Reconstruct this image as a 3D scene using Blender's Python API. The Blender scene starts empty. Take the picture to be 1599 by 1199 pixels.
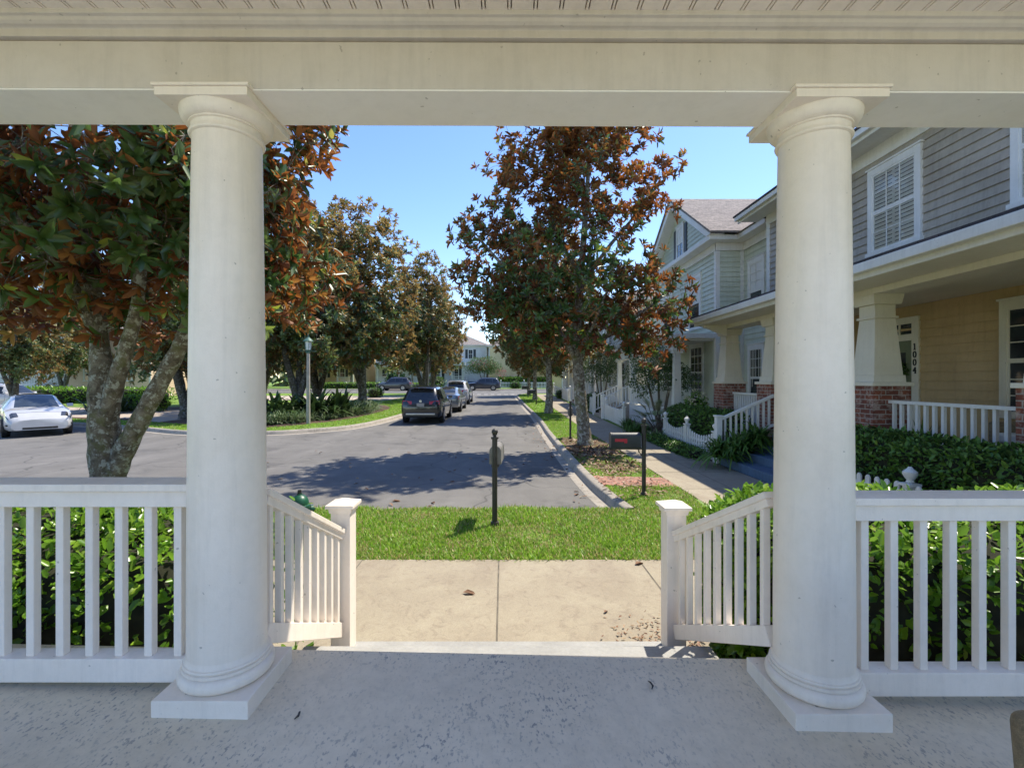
import bpy, math, random
import numpy as np
from mathutils import Vector
scene = bpy.context.scene
COL = scene.collection
R = math.radians
random.seed(11)
RS = np.random.default_rng(11)
PI = math.pi

def gz(y):
    """height of the road surface: flat in front, rising gently down the street"""
    return 0.016 * min(max(0.0, y - 18.0), 50.0)

# ------------------------------------------------------------------ mesh builder
class MB:
    def __init__(self):
        self.v = []; self.f = []; self.m = []; self.mi = 0
    def add(self, vs, fs):
        b = len(self.v)
        self.v.extend([tuple(p) for p in vs])
        for f in fs:
            self.f.append([i + b for i in f]); self.m.append(self.mi)
        return self
    def box(self, x0, x1, y0, y1, z0, z1):
        x0, x1 = min(x0, x1), max(x0, x1); y0, y1 = min(y0, y1), max(y0, y1); z0, z1 = min(z0, z1), max(z0, z1)
        vs = [(x0,y0,z0),(x1,y0,z0),(x1,y1,z0),(x0,y1,z0),(x0,y0,z1),(x1,y0,z1),(x1,y1,z1),(x0,y1,z1)]
        return self.add(vs, [(0,3,2,1),(4,5,6,7),(0,1,5,4),(1,2,6,5),(2,3,7,6),(3,0,4,7)])
    def hexa(self, b, t):
        """b, t: four bottom / four top corners, counter-clockwise from above"""
        return self.add(list(b) + list(t), [(0,3,2,1),(4,5,6,7),(0,1,5,4),(1,2,6,5),(2,3,7,6),(3,0,4,7)])
    def frustum(self, cx, cy, w0, d0, w1, d1, z0, z1):
        q = lambda w, d, z: [(cx-w/2,cy-d/2,z),(cx+w/2,cy-d/2,z),(cx+w/2,cy+d/2,z),(cx-w/2,cy+d/2,z)]
        return self.hexa(q(w0,d0,z0), q(w1,d1,z1))
    def bar(self, p, q, w, h, up=(0,0,1)):
        p, q = Vector(p), Vector(q); d = (q-p).normalized(); up = Vector(up)
        s = d.cross(up)
        if s.length < 1e-5: s = d.cross(Vector((1,0,0)))
        s.normalize(); u = s.cross(d)
        s = s*w/2; u = u*h/2
        vs = [p-s-u, p+s-u, p+s+u, p-s+u, q-s-u, q+s-u, q+s+u, q-s+u]
        return self.add(vs, [(0,1,2,3),(7,6,5,4),(0,4,5,1),(1,5,6,2),(2,6,7,3),(3,7,4,0)])
    def tube(self, pts, rad, n=8, caps=True):
        pts = [Vector(p) for p in pts]
        if not hasattr(rad, '__len__'): rad = [rad]*len(pts)
        vs = []; fs = []; ref = None
        for i, p in enumerate(pts):
            d = (pts[min(i+1,len(pts)-1)] - pts[max(i-1,0)])
            d = d.normalized() if d.length > 1e-9 else Vector((0,0,1))
            if ref is None:
                ref = d.orthogonal().normalized()
            s = (ref - d*ref.dot(d))
            s = s.normalized() if s.length > 1e-6 else d.orthogonal().normalized()
            ref = s; t = d.cross(s)
            for k in range(n):
                a = 2*PI*k/n
                vs.append(p + (s*math.cos(a) + t*math.sin(a))*rad[i])
        for i in range(len(pts)-1):
            for k in range(n):
                a, b = i*n+k, i*n+(k+1)%n
                fs.append((a, b, b+n, a+n))
        if caps:
            fs.append(tuple(reversed(range(n)))); fs.append(tuple(range((len(pts)-1)*n, len(pts)*n)))
        return self.add(vs, fs)
    def lathe(self, prof, c=(0,0,0), n=32, axis='z'):
        vs = []; fs = []
        for (r, z) in prof:
            for k in range(n):
                a = 2*PI*k/n
                p = (r*math.cos(a), r*math.sin(a), z)
                if axis == 'y': p = (p[0], p[2], p[1])
                if axis == 'x': p = (p[2], p[0], p[1])
                vs.append((p[0]+c[0], p[1]+c[1], p[2]+c[2]))
        for i in range(len(prof)-1):
            for k in range(n):
                a, b = i*n+k, i*n+(k+1)%n
                fs.append((a, b, b+n, a+n) if axis != 'y' else (a, a+n, b+n, b))
        fs.append(tuple(reversed(range(n))) if axis != 'y' else tuple(range(n)))
        t = tuple(range((len(prof)-1)*n, len(prof)*n))
        fs.append(t if axis != 'y' else tuple(reversed(t)))
        return self.add(vs, fs)
    def ball(self, c, r, n=12, sx=1, sy=1, sz=1):
        vs = []; fs = []; m = n//2
        for i in range(1, m):
            t = PI*i/m
            for k in range(n):
                a = 2*PI*k/n
                vs.append((c[0]+sx*r*math.sin(t)*math.cos(a), c[1]+sy*r*math.sin(t)*math.sin(a), c[2]-sz*r*math.cos(t)))
        for i in range(m-2):
            for k in range(n):
                a, b = i*n+k, i*n+(k+1)%n
                fs.append((a, b, b+n, a+n))
        vs += [(c[0],c[1],c[2]-sz*r), (c[0],c[1],c[2]+sz*r)]
        N = len(vs)
        for k in range(n):
            fs.append((N-2, (k+1)%n, k)); fs.append((N-1, (m-2)*n+k, (m-2)*n+(k+1)%n))
        return self.add(vs, fs)
    def extrude(self, poly, vec):
        """poly: list of 3-D points (planar), extruded by vec; normal of poly should oppose vec"""
        n = len(poly); vec = Vector(vec)
        vs = [Vector(p) for p in poly] + [Vector(p)+vec for p in poly]
        fs = [tuple(range(n)), tuple(reversed(range(n, 2*n)))]
        for k in range(n):
            fs.append((k, k+n, (k+1)%n+n, (k+1)%n))
        return self.add(vs, fs)
    def quad(self, a, b, c, d):
        return self.add([a,b,c,d], [(0,1,2,3)])
    # --- in a wall's own frame: F = (origin, u axis, outward normal n), v is up
    def fbox(self, F, u0, u1, v0, v1, n0, n1):
        P = lambda u, v, n: F[0] + F[1]*u + Vector((0,0,v)) + F[2]*n
        b = [P(u0,v0,n0),P(u1,v0,n0),P(u1,v0,n1),P(u0,v0,n1)]
        t = [P(u0,v1,n0),P(u1,v1,n0),P(u1,v1,n1),P(u0,v1,n1)]
        return self.add(b+t, [(0,3,2,1),(4,5,6,7),(0,1,5,4),(1,2,6,5),(2,3,7,6),(3,0,4,7)])
    def fquad(self, F, u0, u1, v0, v1, n):
        P = lambda u, v: F[0] + F[1]*u + Vector((0,0,v)) + F[2]*n
        pts = [P(u0,v0),P(u1,v0),P(u1,v1),P(u0,v1)]
        if (pts[1]-pts[0]).cross(pts[3]-pts[0]).dot(F[2]) < 0: pts = pts[::-1]
        return self.add(pts, [(0,1,2,3)])
    def siding(self, F, u0, u1, v0, v1, pitch=0.15, out=0.024, shape=None):
        """lapped boards; shape(v) -> (u0, u1) clips the run (gables)"""
        P = lambda u, v, n: F[0] + F[1]*u + Vector((0,0,v)) + F[2]*n
        n = max(1, int(math.ceil((v1-v0)/pitch - 1e-6)))
        for i in range(n):
            a = v0+i*pitch; b = min(v1, a+pitch)
            ua, ub = (u0,u1) if shape is None else shape(a)
            uc, ud = (u0,u1) if shape is None else shape(b)
            if ub-ua < 0.02: continue
            e = 0.03 if b < v1-1e-4 else 0.0
            self.add([P(ua,a,out),P(ub,a,out),P(ud,b+e,-0.003),P(uc,b+e,-0.003)], [(0,1,2,3)])
            self.add([P(ua,a,out-0.006),P(ub,a,out-0.006),P(ub,a,out),P(ua,a,out)], [(0,1,2,3)])
            self.add([P(ua,a+0.04,out-0.010),P(ub,a+0.04,out-0.010),P(ub,a,out-0.006),P(ua,a,out-0.006)], [(0,1,2,3)])
        return self
    def build(self, name, mats, parent=None, smooth=False, bevel=0.0, loc=None, recalc=True, segs=2):
        org = Vector((0,0,0))
        if parent is not None: org = ORG.get(parent.name, org)
        elif loc is not None: org = Vector(loc)
        me = bpy.data.meshes.new(name)
        me.from_pydata([(p[0]-org.x, p[1]-org.y, p[2]-org.z) for p in self.v], [], self.f)
        if not isinstance(mats, (list, tuple)): mats = [mats]
        for m in mats: me.materials.append(m)
        if len(mats) > 1: me.polygons.foreach_set('material_index', self.m)
        if recalc:
            import bmesh
            bm = bmesh.new(); bm.from_mesh(me)
            bmesh.ops.recalc_face_normals(bm, faces=bm.faces)
            bm.to_mesh(me); bm.free()
        if smooth:
            me.polygons.foreach_set('use_smooth', [True]*len(me.polygons))
            me.set_sharp_from_angle(angle=R(38))
        me.update()
        o = bpy.data.objects.new(name, me); COL.objects.link(o)
        if parent is not None:
            o.parent = parent; ORG[o.name] = org
        else:
            o.location = org; ORG[o.name] = org
        if bevel > 0:
            b = o.modifiers.new('bevel', 'BEVEL'); b.width = bevel; b.segments = segs; b.limit_method = 'ANGLE'; b.angle_limit = R(40)
        return o
ORG = {}

def tag(o, label=None, cat=None, group=None, kind=None):
    if label: o['label'] = label
    if cat: o['category'] = cat
    if group: o['group'] = group
    if kind: o['kind'] = kind
    return o
def thing(name, label, cat, loc=(0,0,0), group=None, local=False):
    o = bpy.data.objects.new(name, None); COL.objects.link(o)
    o.empty_display_size = 0.2
    o.location = loc
    ORG[o.name] = Vector((0,0,0)) if local else Vector(loc)
    return tag(o, label, cat, group)
def copy_tree(o, parent=None):
    c = o.copy(); COL.objects.link(c)
    if parent is not None: c.parent = parent
    for ch in [x for x in bpy.data.objects if x.parent == o]:
        copy_tree(ch, c)
    return c
def structure(o): o['kind'] = 'structure'; return o
def frame(origin, u, n): return (Vector(origin), Vector(u), Vector(n))

# ------------------------------------------------------------------ materials
def nodes(name):
    m = bpy.data.materials.new(name); m.use_nodes = True
    nt = m.node_tree
    return m, nt, nt.nodes['Principled BSDF']
def N(nt, t, **kw):
    n = nt.nodes.new(t)
    for k, v in kw.items():
        if k in n.inputs: n.inputs[k].default_value = v
        else: setattr(n, k, v)
    return n
def ramp(nt, fac, stops):
    r = nt.nodes.new('ShaderNodeValToRGB')
    el = r.color_ramp.elements
    while len(el) < len(stops): el.new(0.5)
    for e, (p, c) in zip(el, stops):
        e.position = p; e.color = (*c, 1) if len(c) == 3 else c
    nt.links.new(fac, r.inputs[0]); return r
def mixc(nt, fac, a, b, mode='MIX'):
    n = nt.nodes.new('ShaderNodeMix'); n.data_type = 'RGBA'; n.blend_type = mode
    if hasattr(fac, 'links'): nt.links.new(fac, n.inputs[0])
    else: n.inputs[0].default_value = fac
    for i, x in ((6, a), (7, b)):
        if hasattr(x, 'links'): nt.links.new(x, n.inputs[i])
        else: n.inputs[i].default_value = (*x, 1)
    return n.outputs[2]
def noise(nt, vec, scale, detail=6, rough=0.6, dist=0.0):
    n = N(nt, 'ShaderNodeTexNoise'); n.inputs['Scale'].default_value = scale
    n.inputs['Detail'].default_value = detail; n.inputs['Roughness'].default_value = rough
    n.inputs['Distortion'].default_value = dist
    if vec is not None: nt.links.new(vec, n.inputs['Vector'])
    return n.outputs['Fac']
def objco(nt): return nt.nodes.new('ShaderNodeTexCoord').outputs['Object']
def posco(nt): return nt.nodes.new('ShaderNodeNewGeometry').outputs['Position']
def bump(nt, bs, h, strength=0.3, dist=0.01):
    b = N(nt, 'ShaderNodeBump'); b.inputs['Strength'].default_value = strength; b.inputs['Distance'].default_value = dist
    nt.links.new(h, b.inputs['Height']); nt.links.new(b.outputs[0], bs.inputs['Normal'])

def mat(name, col, rough=0.6, var=0.12, scale=4.0, bmp=0.0, bscale=60.0, metal=0.0, spec=0.5, coat=0.0, var2=0.0, emit=None):
    m, nt, bs = nodes(name)
    bs.inputs['Roughness'].default_value = rough; bs.inputs['Metallic'].default_value = metal
    bs.inputs['Specular IOR Level'].default_value = spec; bs.inputs['Coat Weight'].default_value = coat
    co = objco(nt)
    f = noise(nt, co, scale, 5, 0.6)
    a = tuple(max(0, c*(1-var)) for c in col); b = tuple(min(1, c*(1+var)) for c in col)
    r = ramp(nt, f, [(0.3, a), (0.7, b)])
    out = r.outputs[0]
    if var2:
        g = noise(nt, co, scale*14, 3, 0.7)
        out = mixc(nt, 1.0, out, ramp(nt, g, [(0.3,(1-var2,)*3),(0.7,(1,1,1))]).outputs[0], 'MULTIPLY')
    nt.links.new(out, bs.inputs['Base Color'])
    if bmp: bump(nt, bs, noise(nt, co, bscale, 4, 0.6), bmp, 0.01)
    return m

M = {}
def paint(name, col, dirt=0.12, rough=0.45):
    """exterior paint: faint roller texture, a little grime"""
    m, nt, bs = nodes(name); co = objco(nt)
    f = noise(nt, co, 1.3, 6, 0.65, 0.3)
    g = noise(nt, co, 22, 4, 0.7)
    d = tuple(c*(1-dirt)*k for c, k in zip(col, (1.0, 0.985, 0.95)))
    c1 = ramp(nt, f, [(0.35, d), (0.62, col)]).outputs[0]
    c2 = mixc(nt, 1.0, c1, ramp(nt, g, [(0.25,(1-dirt*0.5,)*3),(0.55,(1,1,1))]).outputs[0], 'MULTIPLY')
    nt.links.new(c2, bs.inputs['Base Color']); bs.inputs['Roughness'].default_value = rough
    stv = N(nt,'ShaderNodeVectorMath',operation='MULTIPLY'); stv.inputs[1].default_value = (9.0,9.0,0.7); nt.links.new(co, stv.inputs[0])
    stk = noise(nt, stv.outputs[0], 1.6, 5, 0.7, 0.2)
    c2 = mixc(nt, 1.0, c2, ramp(nt, stk, [(0.30,(1-dirt*0.9,)*3),(0.52,(1,1,1))]).outputs[0], 'MULTIPLY')
    spk = noise(nt, co, 38, 2, 0.5)
    c2 = mixc(nt, ramp(nt, spk, [(0.735,(0,)*3),(0.76,(0.5,)*3)]).outputs[0], c2, (0.22,0.19,0.15))
    nt.links.new(c2, bs.inputs['Base Color'])
    bump(nt, bs, noise(nt, co, 140, 3, 0.6), 0.22, 0.004)
    return m
M['porch_white'] = paint('porch_white_paint', (0.92, 0.83, 0.73), 0.09)
M['beam_shaded'] = paint('beam_paint_shaded', (0.66, 0.605, 0.54), 0.10)  # beam paint with the shade of the inner face put into the colour
M['underside_lit'] = paint('beam_paint_bounce_lit', (0.93, 0.90, 0.86), 0.05)  # same beam paint, lightened to carry the glow off the sunlit sidewalk
M['rail_white'] = paint('rail_white_paint', (0.93, 0.84, 0.75), 0.10)
M['trim_white'] = paint('trim_white_paint', (0.80, 0.79, 0.75), 0.10)
M['cream'] = paint('cream_paint', (0.78, 0.73, 0.61), 0.08)
M['white_wood'] = paint('white_fence_paint', (0.84, 0.84, 0.82), 0.10)
M['grey_siding'] = paint('grey_siding_paint', (0.45, 0.395, 0.315), 0.22)
M['tan_siding'] = paint('tan_siding_paint', (0.56, 0.40, 0.20), 0.14)
M['green_siding'] = paint('pale_green_siding_paint', (0.62, 0.66, 0.54), 0.14)
M['cream_siding'] = paint('cream_siding_paint', (0.74, 0.70, 0.58), 0.14)
M['yellow_siding'] = paint('yellow_siding_paint', (0.88, 0.69, 0.36), 0.12)
M['pink_siding'] = paint('peach_siding_paint', (0.76, 0.55, 0.36), 0.12)
M['white_siding'] = paint('white_siding_paint', (0.78, 0.77, 0.74), 0.12)
M['blue_step'] = paint('blue_grey_step_paint', (0.10, 0.17, 0.27), 0.25, 0.6)
M['dark_shutter'] = paint('dark_shutter_paint', (0.03, 0.035, 0.04), 0.2)
M['door_green'] = paint('sage_door_paint', (0.19, 0.22, 0.13), 0.15)

def wallmap(nt, su, sv):
    """(along the wall, height) from position and normal, for bricks and shingles"""
    g = nt.nodes.new('ShaderNodeNewGeometry'); sp = N(nt,'ShaderNodeSeparateXYZ'); sn = N(nt,'ShaderNodeSeparateXYZ')
    nt.links.new(g.outputs['Position'], sp.inputs[0]); nt.links.new(g.outputs['True Normal'], sn.inputs[0])
    ax = N(nt,'ShaderNodeMath',operation='ABSOLUTE'); ay = N(nt,'ShaderNodeMath',operation='ABSOLUTE')
    nt.links.new(sn.outputs[0], ax.inputs[0]); nt.links.new(sn.outputs[1], ay.inputs[0])
    gt = N(nt,'ShaderNodeMath',operation='GREATER_THAN')
    nt.links.new(ax.outputs[0], gt.inputs[0]); nt.links.new(ay.outputs[0], gt.inputs[1])
    mx = nt.nodes.new('ShaderNodeMix'); mx.data_type = 'FLOAT'
    nt.links.new(gt.outputs[0], mx.inputs[0]); nt.links.new(sp.outputs[0], mx.inputs[2]); nt.links.new(sp.outputs[1], mx.inputs[3])
    cb = N(nt,'ShaderNodeCombineXYZ'); m1 = N(nt,'ShaderNodeMath',operation='MULTIPLY'); m2 = N(nt,'ShaderNodeMath',operation='MULTIPLY')
    m1.inputs[1].default_value = su; m2.inputs[1].default_value = sv
    nt.links.new(mx.outputs[0], m1.inputs[0]); nt.links.new(sp.outputs[2], m2.inputs[0])
    nt.links.new(m1.outputs[0], cb.inputs[0]); nt.links.new(m2.outputs[0], cb.inputs[1])
    return cb.outputs[0]
def bricky(name, c1, c2, mortar, bw, bh, ms, rough=0.85, extra=None, horizontal=False, bstr=0.6):
    m, nt, bs = nodes(name)
    vec = posco(nt) if horizontal else wallmap(nt, 1.0, 1.0)
    b = N(nt,'ShaderNodeTexBrick'); b.inputs['Scale'].default_value = 1.0
    b.inputs['Brick Width'].default_value = bw; b.inputs['Row Height'].default_value = bh
    b.inputs['Mortar Size'].default_value = ms; b.inputs['Mortar Smooth'].default_value = 0.2
    b.inputs['Color1'].default_value = (*c1,1); b.inputs['Color2'].default_value = (*c2,1); b.inputs['Mortar'].default_value = (*mortar,1)
    nt.links.new(vec, b.inputs['Vector'])
    p = posco(nt)
    f = ramp(nt, noise(nt, p, 9, 5, 0.7), [(0.3,(0.55,)*3),(0.7,(1.15,)*3)]).outputs[0]
    c = mixc(nt, 1.0, b.outputs['Color'], f, 'MULTIPLY')
    if extra:
        c = mixc(nt, ramp(nt, noise(nt, p, 5.5, 4, 0.8), [(0.5,(0,)*3),(0.64,(0.85,)*3)]).outputs[0], c, extra)
    nt.links.new(c, bs.inputs['Base Color']); bs.inputs['Roughness'].default_value = rough
    bump(nt, bs, b.outputs['Fac'], -bstr, 0.008)
    return m
M['brick'] = bricky('red_brick', (0.30,0.085,0.045), (0.17,0.06,0.045), (0.40,0.35,0.30), 0.225, 0.082, 0.009, extra=(0.44,0.34,0.29))
M['shingle'] = bricky('brown_shingles', (0.34,0.29,0.26), (0.24,0.205,0.19), (0.09,0.08,0.07), 0.30, 0.075, 0.004, 0.95)
M['shingle_dark'] = bricky('dark_shingles', (0.085,0.07,0.075), (0.05,0.045,0.05), (0.02,0.02,0.02), 0.30, 0.06, 0.004, 0.95)
M['paver'] = bricky('red_pavers', (0.44,0.22,0.16), (0.36,0.18,0.13), (0.30,0.25,0.2), 0.22, 0.22, 0.008, 0.9, horizontal=True)

# bare glass: dark room behind a reflecting pane
def glass(name, col=(0.02,0.025,0.03), rough=0.04):
    m, nt, bs = nodes(name)
    f = noise(nt, objco(nt), 2.5, 3, 0.5)
    nt.links.new(ramp(nt, f, [(0.35, col), (0.7, tuple(c*2.2 for c in col))]).outputs[0], bs.inputs['Base Color'])
    bs.inputs['Roughness'].default_value = rough; bs.inputs['Specular IOR Level'].default_value = 0.8
    return m
M['glass'] = glass('window_glass')
M['car_glass'] = glass('car_glass', (0.015,0.017,0.02))
M['tint_blue_glass'] = glass('windshield_glass', (0.02,0.025,0.03), 0.2)
def clear_glass():
    m, nt, bs = nodes('clear_window_glass')
    tr = N(nt,'ShaderNodeBsdfTransparent'); gl = N(nt,'ShaderNodeBsdfGlossy'); gl.inputs['Roughness'].default_value = 0.03
    fr = N(nt,'ShaderNodeFresnel'); fr.inputs['IOR'].default_value = 1.7
    mx = N(nt,'ShaderNodeMixShader')
    nt.links.new(fr.outputs[0], mx.inputs[0]); nt.links.new(tr.outputs[0], mx.inputs[1]); nt.links.new(gl.outputs[0], mx.inputs[2])
    nt.links.new(mx.outputs[0], nt.nodes['Material Output'].inputs['Surface'])
    return m
M['clear_glass'] = clear_glass()

def asphalt():
    m, nt, bs = nodes('asphalt'); p = posco(nt)
    big = noise(nt, p, 0.16, 7, 0.62, 0.8); mid = noise(nt, p, 1.3, 7, 0.72, 0.5); fine = noise(nt, p, 90, 3, 0.7)
    c = ramp(nt, big, [(0.3,(0.150,0.142,0.132)),(0.7,(0.190,0.180,0.166))]).outputs[0]
    c = mixc(nt, 1.0, c, ramp(nt, mid, [(0.3,(0.80,)*3),(0.7,(1.10,)*3)]).outputs[0], 'MULTIPLY')
    c = mixc(nt, 1.0, c, ramp(nt, fine, [(0.3,(0.72,)*3),(0.7,(1.2,)*3)]).outputs[0], 'MULTIPLY')
    tr = N(nt,'ShaderNodeVectorMath',operation='MULTIPLY'); tr.inputs[1].default_value = (1.1,0.07,1); nt.links.new(p, tr.inputs[0])
    c = mixc(nt, 1.0, c, ramp(nt, noise(nt, tr.outputs[0], 1.0, 4, 0.6), [(0.35,(0.86,)*3),(0.65,(1.06,)*3)]).outputs[0], 'MULTIPLY')
    c = mixc(nt, ramp(nt, noise(nt, p, 0.75, 5, 0.6, 0.3), [(0.57,(0,)*3),(0.63,(0.42,)*3)]).outputs[0], c, (0.07,0.068,0.066))
    # long wheel-track banding down the street and thin tar cracks
    wv = N(nt,'ShaderNodeTexVoronoi'); wv.feature = 'DISTANCE_TO_EDGE'; wv.inputs['Scale'].default_value = 0.30
    dv = N(nt,'ShaderNodeVectorMath',operation='ADD'); nz = N(nt,'ShaderNodeTexNoise'); nz.inputs['Scale'].default_value = 0.9
    nt.links.new(p, nz.inputs['Vector']); nt.links.new(p, dv.inputs[0]); nt.links.new(nz.outputs['Color'], dv.inputs[1])
    nt.links.new(dv.outputs[0], wv.inputs['Vector'])
    cr = ramp(nt, wv.outputs['Distance'], [(0.0,(0.5,)*3),(0.008,(1,1,1))]).outputs[0]
    c = mixc(nt, 1.0, c, cr, 'MULTIPLY')
    nt.links.new(c, bs.inputs['Base Color']); bs.inputs['Roughness'].default_value = 0.88
    bump(nt, bs, fine, 0.5, 0.006)
    return m
M['asphalt'] = asphalt()
def concrete(name, a, b, stain, fs=1.0, rough=0.85, st=(0.50,0.66)):
    m, nt, bs = nodes(name); p = posco(nt)
    big = noise(nt, p, 0.9*fs, 7, 0.65, 0.6); mid = noise(nt, p, 4.5*fs, 7, 0.72, 1.2); fine = noise(nt, p, 130, 3, 0.7)
    c = ramp(nt, big, [(0.3, a), (0.7, b)]).outputs[0]
    c = mixc(nt, ramp(nt, mid, [(st[0],(0,)*3),(st[1],(0.75,)*3)]).outputs[0], c, stain)
    c = mixc(nt, 1.0, c, ramp(nt, fine, [(0.3,(0.82,)*3),(0.65,(1.06,)*3)]).outputs[0], 'MULTIPLY')
    # faint crazing
    vo = N(nt,'ShaderNodeTexNoise'); vo.inputs['Scale'].default_value = 7; vo.inputs['Detail'].default_value = 8; vo.inputs['Roughness'].default_value = 0.75; vo.inputs['Distortion'].default_value = 2.5; nt.links.new(p, vo.inputs['Vector'])
    c = mixc(nt, 1.0, c, ramp(nt, vo.outputs['Fac'], [(0.47,(1.0,)*3),(0.5,(0.86,)*3),(0.53,(1.0,)*3)]).outputs[0], 'MULTIPLY')
    nt.links.new(c, bs.inputs['Base Color']); bs.inputs['Roughness'].default_value = rough
    bump(nt, bs, fine, 0.35, 0.004)
    return m
M['sidewalk'] = concrete('sidewalk_concrete', (0.30,0.25,0.185), (0.39,0.34,0.25), (0.215,0.165,0.125), 1.9, st=(0.52,0.72))
M['kerb'] = concrete('kerb_concrete', (0.34,0.30,0.25), (0.44,0.39,0.32), (0.17,0.15,0.13))
M['drive'] = concrete('drive_concrete', (0.44,0.36,0.28), (0.52,0.43,0.34), (0.38,0.31,0.25))
def porchfloor():
    m, nt, bs = nodes('grey_painted_porch_concrete'); p = posco(nt)
    big = noise(nt, p, 1.1, 6, 0.6, 0.5); mid = noise(nt, p, 14, 6, 0.75); 
    v = N(nt,'ShaderNodeTexNoise'); v.inputs['Scale'].default_value = 75; v.inputs['Detail'].default_value = 4; v.inputs['Roughness'].default_value = 0.65
    st = N(nt,'ShaderNodeVectorMath',operation='MULTIPLY'); st.inputs[1].default_value = (1.0,0.55,1); nt.links.new(p, st.inputs[0]); nt.links.new(st.outputs[0], v.inputs['Vector'])
    c = ramp(nt, big, [(0.3,(0.66,0.572,0.44)),(0.7,(0.755,0.662,0.515))]).outputs[0]
    c = mixc(nt, 1.0, c, ramp(nt, mid, [(0.3,(0.90,)*3),(0.6,(1.04,)*3)]).outputs[0], 'MULTIPLY')
    zone = ramp(nt, noise(nt, p, 1.6, 3, 0.6), [(0.42,(0.15,)*3),(0.62,(1,1,1))]).outputs[0]
    pits = ramp(nt, v.outputs['Fac'], [(0.385,(0.9,)*3),(0.445,(0,)*3)]).outputs[0]
    pf = mixc(nt, 1.0, pits, zone, 'MULTIPLY')
    c = mixc(nt, pf, c, (0.25,0.245,0.235))
    nt.links.new(c, bs.inputs['Base Color']); bs.inputs['Roughness'].default_value = 0.55
    h = mixc(nt, 0.5, v.outputs['Color'], ramp(nt, mid, [(0,(0,)*3),(1,(1,)*3)]).outputs[0])
    bump(nt, bs, h, 0.55, 0.006)
    return m
M['porch_floor'] = porchfloor()
M['step_paint'] = mat('step_grey_toned_for_sun', (0.36,0.355,0.34), 0.7, 0.14, 3.0, 0.3, 90, var2=0.15)  # floor grey toned down for the steps, against the direct sun
def turf():
    m, nt, bs = nodes('lawn_turf'); p = posco(nt)
    c = ramp(nt, noise(nt, p, 1.2, 6, 0.65), [(0.3,(0.12,0.19,0.022)),(0.55,(0.18,0.30,0.03)),(0.75,(0.25,0.28,0.07))]).outputs[0]
    c = mixc(nt, 1.0, c, ramp(nt, noise(nt, p, 40, 4, 0.7), [(0.3,(0.55,)*3),(0.7,(1.2,)*3)]).outputs[0], 'MULTIPLY')
    nt.links.new(c, bs.inputs['Base Color']); bs.inputs['Roughness'].default_value = 0.9
    bump(nt, bs, noise(nt, p, 55, 3, 0.7), 1.0, 0.03)
    return m
M['turf'] = turf()
M['soil'] = mat('bare_soil', (0.16,0.11,0.065), 0.95, 0.35, 3.0, 0.8, 30, var2=0.4)
M['mulch'] = mat('bark_mulch', (0.13,0.075,0.045), 0.95, 0.35, 5.0, 1.0, 38, var2=0.6)
M['plastic_black'] = mat('black_plastic', (0.02,0.02,0.02), 0.5, 0.15)
M['rubber'] = mat('tyre_rubber', (0.022,0.022,0.022), 0.85, 0.2, 10)
M['alloy'] = mat('alloy_rim', (0.35,0.35,0.36), 0.3, 0.1, 5, metal=0.9)
M['post_dark'] = mat('weathered_dark_bronze', (0.045,0.04,0.035), 0.5, 0.35, 9, 0.2, 70)
M['box_black'] = mat('black_mailbox_metal', (0.035,0.037,0.038), 0.42, 0.25, 6, 0.1, 50)
M['box_grey'] = mat('grey_mailbox_metal', (0.22,0.21,0.20), 0.45, 0.25, 8)
M['flag_red'] = mat('red_flag_plastic', (0.55,0.03,0.05), 0.5, 0.1)
M['hydrant'] = mat('green_hydrant_paint', (0.012,0.085,0.045), 0.38, 0.25, 10, 0.1, 60)
M['lamp_green'] = mat('verdigris_lamp_metal', (0.07,0.15,0.115), 0.55, 0.3, 12)
M['lamp_glass'] = mat('frosted_lamp_glass', (0.72,0.74,0.70), 0.35, 0.06)
M['grey_pole'] = mat('weathered_grey_timber', (0.40,0.36,0.30), 0.8, 0.2, 6, 0.3, 40)
M['rattan'] = mat('woven_rattan', (0.30,0.225,0.13), 0.75, 0.3, 30, 0.8, 160, var2=0.4)
M['cushion'] = mat('pale_cushion_fabric', (0.62,0.60,0.55), 0.9, 0.1, 12)
M['cushion_blue'] = mat('blue_cushion_fabric', (0.06,0.09,0.17), 0.9, 0.2, 12)
M['red_light'] = mat('tail_light_red', (0.42,0.015,0.02), 0.15, 0.2, 20, coat=0.5)
M['head_light'] = mat('headlight_lens', (0.05,0.05,0.055), 0.1, 0.3, 20, coat=1.0)
M['plate'] = mat('licence_plate', (0.32,0.30,0.28), 0.5, 0.2, 20)
M['chrome'] = mat('brushed_silver_trim', (0.5,0.5,0.5), 0.3, 0.1, 8, metal=0.9)
M['dead_leaf'] = mat('dry_rust_leaf', (0.26,0.085,0.035), 0.7, 0.45, 14)
M['paint_line'] = mat('road_line_paint', (0.70,0.69,0.66), 0.7, 0.15, 3)
def carpaint(name, col, metal=0.0):
    return mat(name, col, 0.28, 0.06, 3, metal=metal, coat=1.0)

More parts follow.
